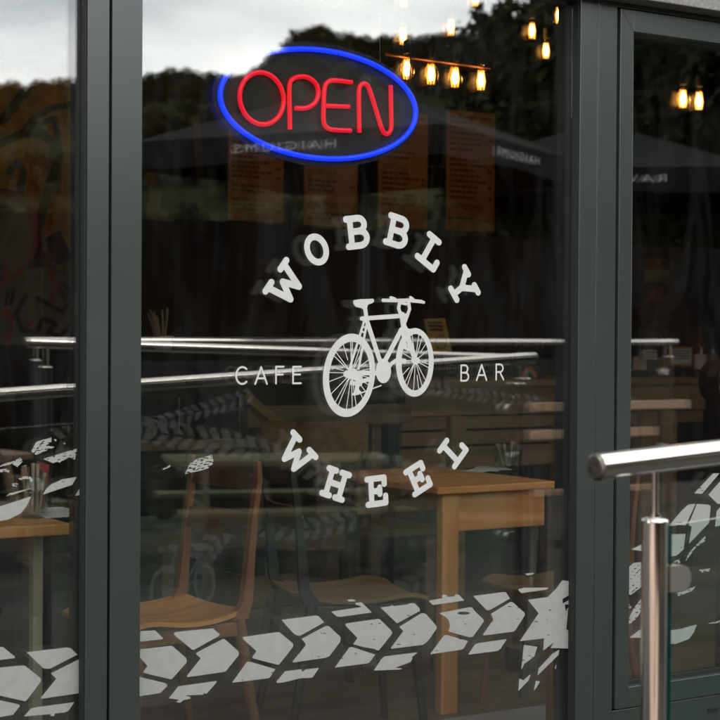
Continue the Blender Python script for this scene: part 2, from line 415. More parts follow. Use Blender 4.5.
def cut(name, fn, bx, step, conv, mat, parent=None):
    me = cut_mesh(name, fn, bx, step, conv); me.materials.append(mat)
    o = bpy.data.objects.new(name, me); COL.objects.link(o)
    if parent: o.parent = parent; me.transform(parent.matrix_basis.inverted())
    return o

# ------------------------------------------------------------------ ground, ramp, hill
tag(MB().grid(lambda u, v: (-500+u*1000, 500 - v*1000, -0.36), 4, 4, False).build('paving', M['paving']), kind='structure')
tag(MB().grid(lambda u, v: (-12+u*11.1, -3.0 - v*6.2, -0.354), 6, 4, False).build('terrace', principled('sandstone_flags', (0.46, 0.33, 0.26), 0.8, var=0.2, vscale=1.3, bump=0.25, bscale=20)), kind='structure')
RISE = math.tan(R(3.0))
def ramp_z(x): return -0.055 + RISE*min(max(x, -5.5), 1.9) - RISE*1.9
rb = MB()
xs_ = [-7.0, -5.5, 1.9, 7.0]
for a, b in zip(xs_[:-1], xs_[1:]):
    v = []
    for x in (a, b):
        v += [(x, -0.12, -0.9), (x, -1.78, -0.9), (x, -1.78, ramp_z(x)), (x, -0.12, ramp_z(x))]
    rb.add(v, [(0,1,2,3), (4,7,6,5), (3,2,6,7), (1,5,6,2), (0,3,7,4)])
tag(rb.build('ramp', M['ramp']), kind='structure')

PROF = [(-120, 100), (0, 92), (80, 85), (145, 82), (170, 73), (220, 79), (245, 77), (268, 62), (285, 46), (300, 31), (330, 28), (350, 37),
        (400, 36), (450, 32), (490, 40), (520, 36), (545, 14), (575, -14), (700, -50), (900, -70)]
def prof(px):
    for (a, ya), (b, yb) in zip(PROF[:-1], PROF[1:]):
        if a <= px <= b: return 19 + ya + (yb-ya)*(px-a)/(b-a)
    return 119 if px < 0 else -51
def smooth(a, b, x): t = min(max((x-a)/(b-a), 0), 1); return t*t*(3-2*t)
def hill_h(x, y):
    r = math.hypot(x+2.5, y-3.9); az = math.atan2(x+2.5, -(y-3.9))
    da = min(max(az-R(YAW), -1.2), 1.2); px = 360 + F_PX*math.tan(da)
    ridge = 1.7 + 160/math.cos(max(-.3, min(.3, da)))*((338-prof(px)-22)/F_PX)
    h = ridge*smooth(48, 158, r)
    return h + 0.5*math.sin(x*0.11)*math.sin(y*0.13)*smooth(55, 90, r)
def hill_pt(u, v):
    az = R(-75 + u*150); r = 48 + v*200
    x = -2.5 + r*math.sin(az); y = 3.9 - r*math.cos(az)
    return (x, y, -0.5 + hill_h(x, y))
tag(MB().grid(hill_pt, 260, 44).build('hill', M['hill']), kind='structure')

# ------------------------------------------------------------------ trees
def crown_mesh(seed, n_cl, n_leaf, leaf, shape):
    g = np.random.default_rng(seed); mb = MB()
    cl = []
    while len(cl) < n_cl:
        p = g.uniform(-1, 1, 3); q = np.linalg.norm(p)
        if 0.25 < q < 1: cl.append(p*np.array([0.42, 0.42, 0.36])*shape + np.array([0, 0, 0.62]))
    for c in cl:
        rad = g.uniform(0.07, 0.15)
        for _ in range(n_leaf):
            d = g.normal(0, 1, 3); d /= np.linalg.norm(d)
            p = c + d*rad*g.uniform(0.5, 1.0)**0.5*np.array([1.1, 1.1, 0.8])
            a = g.normal(0, 1, 3); a /= np.linalg.norm(a); b = np.cross(a, d + g.normal(0, .4, 3)); b /= (np.linalg.norm(b)+1e-9)
            s_ = leaf*g.uniform(0.6, 1.3)
            mb.add([p-a*s_, p+b*s_*0.55, p+a*s_, p-b*s_*0.55], [(0,1,2,3)])
    return mb.mesh('crown')
def trunk_mesh(seed):
    g = np.random.default_rng(seed); mb = MB()
    mb.tube([(0,0,-0.05), (0.01,0,0.2), (-0.01,0.01,0.45), (0,0,0.75)], [0.03, 0.024, 0.018, 0.006], 8)
    for k in range(6):
        a = k*1.05 + g.uniform(0, .5); z = 0.28 + 0.06*k; l = g.uniform(.2, .34)
        mb.tube([(0,0,z), (math.cos(a)*l*.5, math.sin(a)*l*.5, z+.09), (math.cos(a)*l, math.sin(a)*l, z+.2)], [0.011, 0.007, 0.003], 6)
    return mb.mesh('trunk')
shapes = [(1.0, 1.0, 1.0), (0.8, 0.85, 1.08), (1.2, 1.15, 0.92)]
CROWNS = [crown_mesh(11+i, 60, 60, 0.024, np.array(s_)) for i, s_ in enumerate(shapes)]
BIGCROWN = crown_mesh(31, 110, 100, 0.018, np.array((1.0, 1.0, 1.0)))
TRUNKS = [trunk_mesh(3+i) for i in range(3)]
def tree(loc, h, k, label, group, mat, big=False, rz=0, wide=1.0):
    t = thing('broadleaf_tree' if big else 'hillside_tree', label, 'tree', loc, rz, group)
    t.matrix_basis = t.matrix_basis @ Matrix.Diagonal((h*wide, h*wide, h, 1))
    for nm, me, mt in (('trunk', TRUNKS[k % 3], M['bark']), ('crown', BIGCROWN if big else CROWNS[k % 3], mat)):
        o = bpy.data.objects.new(nm, me); COL.objects.link(o); o.parent = t
        if not me.materials: me.materials.append(None)
        o.material_slots[0].link = 'OBJECT'; o.material_slots[0].material = mat if nm == 'crown' else M['bark']
    return t
def az_px(px): return R(YAW) + math.atan((px-360)/F_PX)
VC = Vector((CAM.x, -CAM.y, CAM.z))          # mirrored eye
def out_pt(px, dist):                        # street-side point along the mirrored line of sight
    a = az_px(px); return Vector((VC.x + dist*math.sin(a), VC.y - dist*math.cos(a), 0))
k = 0
for row, (dist, drop, step) in enumerate(((160, 0, 13), (152, 7, 16), (143, 22, 23), (130, 45, 28), (116, 78, 34), (100, 112, 40), (84, 146, 50), (68, 176, 60))):
    px = -90 + row*7
    while px < 800:
        y_top = prof(px) + drop + random.uniform(-4, 4)
        p = out_pt(px, dist + random.uniform(-3, 3)); gz = -0.6 + hill_h(p.x, p.y)
        ztop = EYE + dist/math.cos(math.atan((px-360)/F_PX))*((338-y_top)/F_PX)
        h = max(2.8, min(ztop - gz, 9))
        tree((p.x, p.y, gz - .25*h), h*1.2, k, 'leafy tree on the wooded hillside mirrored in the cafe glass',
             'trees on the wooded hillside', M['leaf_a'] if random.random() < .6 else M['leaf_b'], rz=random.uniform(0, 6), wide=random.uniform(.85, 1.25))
        k += 1; px += step*random.uniform(.75, 1.25)
for (px, dist, ytop, wide, lab) in ((590, 58, -30, .9, 'tall leafy tree mirrored at the upper right corner of the big pane'),
                              (690, 50, -60, 1.0, 'tall dark tree mirrored in the upper door glass'),
                              (860, 44, -60, 1.0, 'broad dark tree standing farthest right below the hillside')):
    p = out_pt(px, dist); ztop = EYE + dist*((338-ytop)/F_PX)
    tree((p.x, p.y, -0.5), ztop+.5, 0, lab, None, M['leaf_a'], True, rz=px, wide=wide)

# ------------------------------------------------------------------ cafe shopfront
shop = thing('cafe_shopfront', 'dark grey aluminium cafe shopfront with tall glazed panes', 'shopfront')
FY0, FY1 = -0.032, 0.075                     # frame front and back
ZB, ZT = -0.10, 2.257
def xw(px, Y=FY0): return P(px, 360, Y).x
def post(x0, x1, name='mullion', z0=ZB, z1=ZT, y0=FY0, par=shop, bev=0.0015):
    return MB().box((x0, y0, z0), (x1, FY1, z1), bev).build(name, M['frame'], par)
LX = [xw(86.5), xw(108.3), xw(111.0), xw(141.3)]
RX = [xw(578.2), xw(595.8), xw(596.2), xw(615.0)]
post(LX[0], LX[1]); post(LX[2], LX[3]); post(RX[0], RX[1]); post(RX[2], RX[3], y0=FY0+.0008)
MB().box((LX[1]-.001, FY0+.022, ZB), (LX[2]+.001, FY1-.01, ZT)).build('shadow_gap_strip', M['gasket'], shop)
FAR_L, FAR_R = LX[0]-1.25, RX[3]+1.02
post(FAR_L-.08, FAR_L); post(FAR_R, FAR_R+.09); post(FAR_R+1.6, FAR_R+1.69)
PT = P(578, 2, 0).z - .004                   # top of the glazing
for a, b in ((FAR_L, LX[0]), (LX[3], RX[0]), (FAR_R+.09, FAR_R+1.6)):
    MB().box((a+.0005, FY0+.001, PT), (b-.0005, FY1-.001, ZT-.001), .0012).build('head_rail', M['frame'], shop)
    MB().box((a+.0005, FY0+.001, ZB+.001), (b-.0005, FY1-.001, 0.07), .0012).build('bottom_rail', M['frame'], shop)
    MB().box((a+.002, -.004, .07), (b-.002, .0, .076)).build('gasket', M['gasket'], shop)
DT = P(640, 11.5, FY0).z                      # top of door leaf
DB = P(664, 702, FY0).z
MB().box((RX[3]+.0005, FY0+.001, DT+.004), (FAR_R-.0005, FY1-.001, ZT-.001), .0012).build('head_rail', M['frame'], shop)
MB().box((RX[3]+.0005, FY0+.001, ZB+.001), (FAR_R-.0005, FY1-.001, DB-.004), .0012).build('threshold', M['frame'], shop)
for px in (634, 713, 792):
    x = P(px, 707, FY0).x
    MB().box((x-.022, FY0-.003, DB-.052), (x+.022, FY0+.004, DB-.043)).build('drain_slot', M['black'], shop)
def pane(x0, x1, z0, z1, par, wide=True):
    MB().box((x0, 0, z0), (x1, .006, z1)).build('outer_pane', M['glass_out'], par)
    MB().box((x0, .027, z0), (x1, .033, z1)).build('inner_pane', M['glass_in'], par)
    for a, b in (((x0, .0065, z0), (x0+.008, .0265, z1)), ((x1-.008, .0065, z0), (x1, .0265, z1))):
        MB().box(a, b).build('spacer_bar', M['gasket'], par)
pane(FAR_L+.001, LX[0]-.001, .071, PT-.001, shop)
pane(LX[3]+.001, RX[0]-.001, .071, PT-.001, shop)
pane(FAR_R+.091, FAR_R+1.599, .071, PT-.001, shop)
for x in (LX[0], RX[0]):                      # black glazing gasket at each post's left flank
    MB().box((x-.004, FY0+.006, .071), (x-.0006, -.0006, PT-.001)).build('gasket', M['gasket'], shop)
MB().box((LX[3]+.0005, .034, .071), (LX[3]+.016, .05, P(142, 585, .04).z)).build('foam_tape', M['tape'], shop)
# the door leaf
door = sub_empty('door', shop)
door['label'] = 'glazed door with mitred dark grey frame behind the steel handrail'
dx0, dx1 = xw(617.2), FAR_R-.006
gx0, gx1 = P(630.3, 360, FY0).x, dx1-.06
gz1, gz0 = P(650, 34, FY0).z, P(670, 681, FY0).z
dy0 = FY0-.004
MB().box((dx0, dy0, DB), (gx0, FY1-.01, DT), .0015).build('stile', M['frame'], door)
MB().box((gx1, dy0, DB), (dx1, FY1-.01, DT), .0015).build('stile', M['frame'], door)
MB().box((gx0+.0004, dy0+.0006, gz1), (gx1-.0004, FY1-.011, DT), .0012).build('top_rail', M['frame'], door)
MB().box((gx0+.0004, dy0+.0006, DB), (gx1-.0004, FY1-.011, gz0), .0012).build('bottom_rail', M['frame'], door)
MB().box((gx0+.001, 0.0, gz0+.001), (gx1-.001, .006, gz1-.001)).build('outer_pane', M['glass_out'], door)
MB().box((gx0+.001, .027, gz0+.001), (gx1-.001, .033, gz1-.001)).build('inner_pane', M['glass_in'], door)
MB().box((gx0+.001, -.006, gz0+.0006), (gx1-.001, -.0008, gz0+.012)).build('gasket', M['gasket'], door)
MB().box((gx0+.0006, -.006, gz0+.013), (gx0+.006, -.0008, gz1-.001)).build('gasket', M['gasket'], door)
MB().tube([(dx1-.03, dy0-.05, .75), (dx1-.03, dy0-.05, 1.25)], .012).tube([(dx1-.03, dy0, .8), (dx1-.03, dy0-.05, .8)], .008).tube([(dx1-.03, dy0, 1.2), (dx1-.03, dy0-.05, 1.2)], .008).build('pull_handle', M['steel'], door)
for (x, a, b) in ((dx0, gx0, 1), ):           # mitre lines of the leaf
    MB().add([(dx0+.002, dy0-.0006, DT-.002), (dx0+.0032, dy0-.0006, DT-.002), (gx0+.0006, dy0-.0006, gz1), (gx0-.0006, dy0-.0006, gz1)], [(0,1,2,3)]).build('mitre_joint', M['gasket'], door)
    MB().add([(dx0+.002, dy0-.0006, DB+.002), (dx0+.0030, dy0-.0006, DB+.002), (gx0+.0006, dy0-.0006, gz0), (gx0-.0006, dy0-.0006, gz0)], [(3,2,1,0)]).build('mitre_joint', M['gasket'], door)
# fascia over the glazing and the walls around it
FO = .10
MB().box((FAR_L-.6, -FO, ZT+.002), (FAR_R+2.4, FY1, ZT+.62), .004).build('fascia', M['fascia'], shop)
MB().box((FAR_L-3.5, -.06, -.5), (FAR_L-.081, .2, 4.2)).build('wall', M['cladding'], shop)
MB().box((FAR_R+1.691, -.06, -.5), (FAR_R+5, .2, 4.2)).build('wall', M['cladding'], shop)
MB().box((FAR_L-.08, -.06, ZT+.621), (FAR_R+1.69, .2, 4.2)).build('wall', M['cladding'], shop)
MB().box((FAR_L-.08, -.03, -.5), (FAR_R+1.69, .12, ZB-.001)).build('plinth', M['ramp'], shop)

# ------------------------------------------------------------------ the room behind the glass
IX0, IX1, BY = -3.6, 7.2, 4.6
tag(MB().box((IX0, .08, -.2), (IX1, BY, -.012)).build('floor', M['concrete']), kind='structure')
fl = bpy.data.objects['floor']
EDGE = P(555, 703, 0)
ystrip = PZ(555, 703, 0).y
tag(MB().box((IX0, .085, -.011), (IX1, ystrip, 0.0)).build('screed_margin', M['concrete'], fl, False))
y = ystrip + .003
while y < BY - .1:
    x = IX0 + random.uniform(-1.2, 0)
    while x < IX1:
        x2 = x + random.uniform(1.5, 2.2)
        MB().box((max(x, IX0)+.001, y, -.011), (min(x2, IX1)-.001, y+.147, random.uniform(-.0012, .0002))).build('floor_board', M['floor_wood'], fl, False)
        x = x2
    y += .150
tag(MB().box((IX0, BY, -.2), (IX1, BY+.15, 3.2)).build('wall_back', M['wall_dark']), kind='structure')
tag(MB().box((IX0-.15, .201, -.2), (IX0, BY+.15, 3.2)).build('wall_left', M['wall_dark']), kind='structure')
tag(MB().box((IX1, .201, -.2), (IX1+.15, BY+.15, 3.2)).build('wall_right', M['wall_red']), kind='structure')
tag(MB().box((IX0-.15, .201, 3.2), (IX1+.15, BY+.15, 3.35)).build('ceiling', M['ceiling']), kind='structure')

# painted mural at the left of the back wall
mur = thing('wall_mural', 'dark graffiti style mural in ochre and green on the back wall', 'mural', P(20, 338, BY))
def mcol(n, c): return principled(n, c, .85, var=.22, vscale=5)
mlay = [0]
def mural(fn, bx, c, nm):
    mlay[0] += 1
    yy = BY - .003*mlay[0]
    return cut(nm, fn, bx, 1.2, lambda x, y: P(x, y, yy), c, mur)
MC = {'ochre': mcol('ochre', (.52, .34, .045)), 'green': mcol('moss', (.060, .082, .05)), 'grey': mcol('slate', (.20, .25, .23)), 'red': mcol('maroon', (.33, .052, .044)), 'blk': mcol('mural_black', (.01, .011, .01)), 'pale': mcol('bone', (.20, .18, .15)), 'orange': mcol('rust', (.44, .19, .05))}
mural(lambda X, Y: sd_poly(X, Y, [(-70, 60), (60, 60), (73, 84), (74, 260), (60, 230), (-70, 300)]), (-72, 55, 80, 305), MC['ochre'], 'ochre_field')
mural(lambda X, Y: sd_poly(X, Y, [(30, 130), (52, 140), (52, 230), (28, 250), (18, 190)]), (10, 120, 60, 255), MC['orange'], 'rust_patch')
mural(lambda X, Y: np.minimum.reduce([sd_path(X, Y, [(-40, 160), (-10, 148), (22, 134), (40, 132), (52, 142), (56, 165), (44, 205), (36, 240)], 4.2), sd_path(X, Y, [(-20, 125), (5, 118), (25, 92), (34, 70)], 5), sd_path(X, Y, [(22, 135), (34, 118), (52, 108), (75, 104)], 3.2), sd_path(X, Y, [(10, 172), (18, 162), (24, 172), (18, 205)], 3.4), sd_path(X, Y, [(30, 128), (55, 118), (60, 150), (58, 190)], 3.0)]), (-50, 60, 80, 250), MC['green'], 'green_outline')
mural(lambda X, Y: sd_ell(X, Y, (2, 232), 38, 44), (-45, 180, 50, 285), MC['red'], 'maroon_ring')
mural(lambda X, Y: sd_ell(X, Y, (0, 236), 33, 39), (-45, 180, 50, 285), MC['grey'], 'slate_disc')
mural(lambda X, Y: np.minimum.reduce([sd_poly(X, Y, [(-70, 286), (20, 270), (74, 262), (74, 345), (-70, 345)])]), (-72, 255, 80, 350), MC['grey'], 'slate_field')
mural(lambda X, Y: np.minimum.reduce([sd_path(X, Y, [(4, 262), (7, 278), (2, 284)], 3), sd_path(X, Y, [(10, 280), (22, 270)], 2.4), sd_path(X, Y, [(5, 312), (12, 322), (8, 340)], 3.5), sd_path(X, Y, [(48, 258), (56, 285), (52, 300)], 3), sd_path(X, Y, [(28, 326), (34, 322)], 2.6)]), (-5, 252, 62, 346), MC['red'], 'maroon_stroke')
mural(lambda X, Y: np.minimum.reduce([sd_path(X, Y, [(8, 292), (6, 304)], 1.6), sd_path(X, Y, [(14, 290), (11, 304)], 1.6), sd_path(X, Y, [(26, 296), (16, 314), (22, 330), (36, 332), (44, 318), (56, 324), (48, 332), (60, 336), (72, 324)], 2.2), sd_path(X, Y, [(38, 298), (62, 312), (72, 300)], 2), sd_path(X, Y, [(62, 284), (72, 290), (66, 298), (60, 290)], 2)]), (0, 280, 78, 342), MC['blk'], 'black_scrawl')
mural(lambda X, Y: np.minimum.reduce([sd_path(X, Y, [(42, 228), (44, 245), (52, 262), (60, 272)], 2), sd_path(X, Y, [(150, 178), (156, 192), (152, 214)], 6), sd_path(X, Y, [(196, 118), (204, 230)], 4)]), (36, 110, 215, 275), MC['pale'], 'bone_stroke')

# ------------------------------------------------------------------ vinyl lettering on the big pane
VY = -0.0008
CEN = P(371, 362, 0)
logo = thing('window_lettering', 'white vinyl WOBBLY WHEEL cafe bar lettering around a bicycle on the glass', 'lettering', (CEN.x, VY, CEN.z))
def arc(cx, cy, rx, ry, a0, a1, n=10): return [(cx+rx*math.cos(R(a0+(a1-a0)*i/n)), cy+ry*math.sin(R(a0+(a1-a0)*i/n))) for i in range(n+1)]
GL = {  # strokes on a cap height of 1, centred on x = 0
 'W': [[(-.43,.9),(-.23,.12),(0,.62),(.23,.12),(.43,.9)], [(-.56,.9),(-.24,.9)], [(.24,.9),(.56,.9)]],
 'O': [arc(0,.5,.31,.39,0,360,28)],
 'B': [[(-.22,.1),(-.22,.9)], [(-.34,.9),(.06,.9)]+arc(.06,.71,.21,.19,90,-90)+[(-.22,.52)], [(.06,.52)]+arc(.08,.31,.24,.21,90,-90)+[(-.34,.1)]],
 'L': [[(-.36,.9),(.06,.9)], [(-.15,.9),(-.15,.1)], [(-.36,.1),(.34,.1),(.34,.34)]],
 'Y': [[(-.34,.9),(0,.46),(.34,.9)], [(0,.46),(0,.1)], [(-.2,.1),(.2,.1)], [(-.46,.9),(-.2,.9)], [(.2,.9),(.46,.9)]],
 'H': [[(-.25,.1),(-.25,.9)], [(.25,.1),(.25,.9)], [(-.25,.5),(.25,.5)]] + [[(s*.25-.14,z),(s*.25+.14,z)] for s in (-1,1) for z in (.1,.9)],
 'E': [[(-.36,.9),(.28,.9),(.28,.70)], [(-.22,.9),(-.22,.1)], [(-.22,.5),(.1,.5)], [(.1,.4),(.1,.6)], [(-.36,.1),(.31,.1),(.31,.32)]],
}
def letter(px, py, ch, H, up, parent, mat=None, r=.098, glyphs=GL, name='letter'):
    c = P(px, py, 0); ang = up
    def conv(x, y):
        a, b = x*H, (y-.5)*H
        return Vector((c.x + a*math.cos(ang) - b*math.sin(ang), VY, c.z + a*math.sin(ang) + b*math.cos(ang)))
    fn = lambda X, Y: np.minimum.reduce([sd_path(X, Y, s_, r) for s_ in glyphs[ch]])
    return cut(name, fn, (-.72, -.06, .72, 1.06), .02, conv, mat or M['vinyl'], parent)
def radial(px, py, inward=False):
    p = P(px, py, 0); a = math.atan2(p.z-CEN.z, p.x-CEN.x) - math.pi/2
    return a + (math.pi if inward else 0)
for ch, px, py in zip('WOBBLY', (285.5, 316.5, 357, 397.5, 431.5, 462.5), (284.5, 249.5, 232, 231.5, 252, 287)):
    letter(px, py, ch, .094 if ch != 'O' else .092, radial(px, py), logo)
for ch, px, py in zip('WHEEL', (296.5, 335.5, 377, 418.5, 453), (454.5, 484, 491, 478, 450)):
    letter(px, py, ch, .088, radial(px, py, True), logo)
TH = {
 'C': [arc(.05,.5,.42,.5,48,312,22)], 'A': [[(-.4,0),(0,1),(.4,0)], [(-.25,.33),(.25,.33)]], 'F': [[(-.25,0),(-.25,1),(.28,1)], [(-.25,.53),(.22,.53)]],
 'E': [[(.3,1),(-.25,1),(-.25,0),(.3,0)], [(-.25,.53),(.24,.53)]],
 'B': [[(-.28,0),(-.28,1),(.02,1)]+arc(.02,.76,.22,.24,90,-90,8)+[(-.28,.52)], [(.02,.52)]+arc(.04,.26,.27,.26,90,-90,8)+[(-.28,0)]],
 'R': [[(-.28,0),(-.28,1),(.02,1)]+arc(.02,.75,.25,.25,90,-90,8)+[(-.28,.5)], [(.02,.5),(.32,0)]],
}
for ch, px, py in zip('CAFE', (241.5, 261, 279.5, 296.5), (375.5, 375.5, 375, 375)): letter(px, py, ch, .0445, 0, logo, r=.058, glyphs=TH)
for ch, px, py in zip('BAR', (464.5, 481.5, 499.5), (373, 372.5, 372)): letter(px, py, ch, .0445, 0, logo, r=.058, glyphs=TH)

def bike(X, Y):
    d = []
    S = lambda a, b, r: d.append(sd_seg(X, Y, a, b, r))
    PA = lambda pts, r: d.append(sd_path(X, Y, pts, r))
    d.append(np.maximum(sd_ell(X, Y, (349, 375.3), 26, 41.7, .07), -sd_ell(X, Y, (349.4, 375.3), 20.2, 33.6, .07)))
    d.append(np.maximum(sd_ell(X, Y, (414.8, 362.4), 18.9, 34.3, .01), -sd_ell(X, Y, (415.2, 362.2), 13.6, 28.2, .02)))
    g = np.random.default_rng(5)
    for k in range(22):                       # rear spokes
        a = k*2*math.pi/22 + g.uniform(-.12, .12); st = 1 if k % 3 else g.uniform(.45, .8)
        e = (349.4+20.6*math.cos(a)-.07*33.6*math.sin(a)*1, 375.3+34*math.sin(a)); h = (351.5, 373)
        s0 = (h[0]+(e[0]-h[0])*(0 if st == 1 else 1-st), h[1]+(e[1]-h[1])*(0 if st == 1 else 1-st)); S(s0, e, .38)
    for k in range(18):
        a = k*2*math.pi/18 + g.uniform(-.15, .15); st = 1 if k % 4 else .5
        e = (415.2+13.8*math.cos(a), 362.2+28.6*math.sin(a)); h = (415.4, 360.5)
        s0 = (h[0]+(e[0]-h[0])*(0 if st == 1 else .5), h[1]+(e[1]-h[1])*(0 if st == 1 else .5)); S(s0, e, .36)
    d.append(sd_ell(X, Y, (352.5, 374), 6.2, 5.6)); S((347, 374), (359, 378), 3.6); S((358, 379), (356.5, 393), 2.1); S((354, 394), (360, 392.5), 1.6)
    S((355, 373), (380, 373), 2.3); S((358, 382), (371, 379), 2.0); S((357, 394.5), (381, 385.5), .6); S((352, 383), (360, 384), 2.2)
    d.append(sd_ell(X, Y, (383.4, 371), 7.6, 12.2))
    S((366, 318), (380, 361), 2.2); S((364.8, 306), (366.4, 318), 2.0); S((362, 318.6), (405, 315.6), 2.2)
    d.append(sd_poly(X, Y, [(353.7,300.2),(360,299.2),(373.5,298.7),(374.2,301.4),(372.5,303),(368,304.6),(366.8,309),(363,309.4),(361,308),(356,306.9),(354,304.8),(353,302)]))
    S((364.5, 320), (349.5, 369), 1.1); S((367.2, 321), (358.5, 369), 1.1); S((361.4, 331), (364.6, 333), .9); S((360, 338), (363, 340), .9); S((362.6, 326), (365.6, 328), .9)
    S((401.5, 329.5), (385, 361), 2.3); S((402, 314.5), (404, 328), 2.7); S((405, 328), (415.2, 360), 2.5); S((402.5, 331), (405.5, 348), 1.7); S((404, 345), (408, 350), 1.3)
    d.append(sd_ell(X, Y, (415.6, 360.6), 4.4, 3.6)); S((403, 330), (412, 332), 2.6)
    PA([(383.2, 300.3), (395, 300.6), (408, 300.2), (421.5, 301.6)], 1.75); S((419, 301), (423.6, 302.4), 1.5); S((391, 297.6), (395, 299), 1.5); S((410.5, 297.4), (413, 299), 1.4)
    PA([(400, 301), (398.6, 308), (400.5, 314), (404.5, 322)], 1.7); PA([(408.4, 301), (409.6, 309), (407.6, 315), (405, 322)], 1.6); S((402, 303), (406, 304), 1.4)
    PA([(403.6, 360.3), (396, 360.2), (391.5, 363.5), (387, 370)], 1.7); S((400, 360.6), (404.6, 361), 2.2)
    return np.minimum.reduce(d)
cut('bicycle_emblem', bike, (321, 295, 436, 420), .36, lambda x, y: P(x, y, VY), M['vinyl'], logo)

# ------------------------------------------------------------------ vinyl tyre prints
def sc_(pts, k, ox, oy): return [(ox+x/k, oy+y/k) for x, y in pts]
C1 = lambda p: sc_(p, 6, 130, 600)
C2 = lambda p: sc_(p, 7.2, 240, 590)
C3 = lambda p: sc_(p, 7.2, 320, 590)
C4 = lambda p: sc_(p, 7.2, 400, 580)
C5 = lambda p: sc_(p, 5.54, 480, 570)
C6 = lambda p: sc_(p, 8, 0, 630)
C7 = lambda p: sc_(p, 7.2, 0, 430)
C8 = lambda p: sc_(p, 3.6, 620, 460)
C9 = lambda p: sc_(p, 9, 640, 500)
def noise2(X, Y, seed, f):
    g = np.random.default_rng(seed); s_ = 0
    u = X*.93 - Y*.36; v = X*.36 + Y*.93          # streaks run up to the right
    for k in range(14):
        a, b = g.uniform(.15, 1.3)*f, g.uniform(.8, 3.6)*f*g.choice((-1, 1))
        s_ = s_ + np.sin(u*a + v*b + g.uniform(0, 6.28))*g.uniform(.5, 1.2)
    return s_/6.0
def block(pts, parent, wear=1, ragged=0.0, seed=[100], conv=None, mat=None, step=.5, name='tread_block', holes=()):
    seed[0] += 1; g = np.random.default_rng(seed[0])
    xs = [p[0] for p in pts]; ys = [p[1] for p in pts]
    bx = (min(xs)-1, min(ys)-1, max(xs)+1, max(ys)+1)
    cuts = [((g.uniform(min(xs), max(xs)), g.uniform(min(ys), max(ys))), g.uniform(.8, 2.6), g.uniform(.25, .5)) for _ in range(wear)]
    def fn(X, Y):
        d = sd_poly(X, Y, pts) + .25
        d = np.maximum(d - .25, sd_poly(X, Y, pts))
        for c, rx, ry in cuts: d = np.maximum(d, -sd_ell(X, Y, c, rx, ry, 0))
        for (c, rx, ry) in holes: d = np.maximum(d, -sd_ell(X, Y, c, rx, ry, 0))
        if ragged: d = np.maximum(d, (noise2(X, Y, seed[0], .9) - (1-ragged)*.55)*1.0)
        return d
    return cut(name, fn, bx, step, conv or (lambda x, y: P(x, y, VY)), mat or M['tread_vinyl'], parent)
def track_thing(label, px, py): return thing('tyre_print', label, 'decal', (P(px, py, 0).x, VY, P(px, py, 0).z))
tp = track_thing('white vinyl tyre track running across the foot of the big pane', 350, 660)
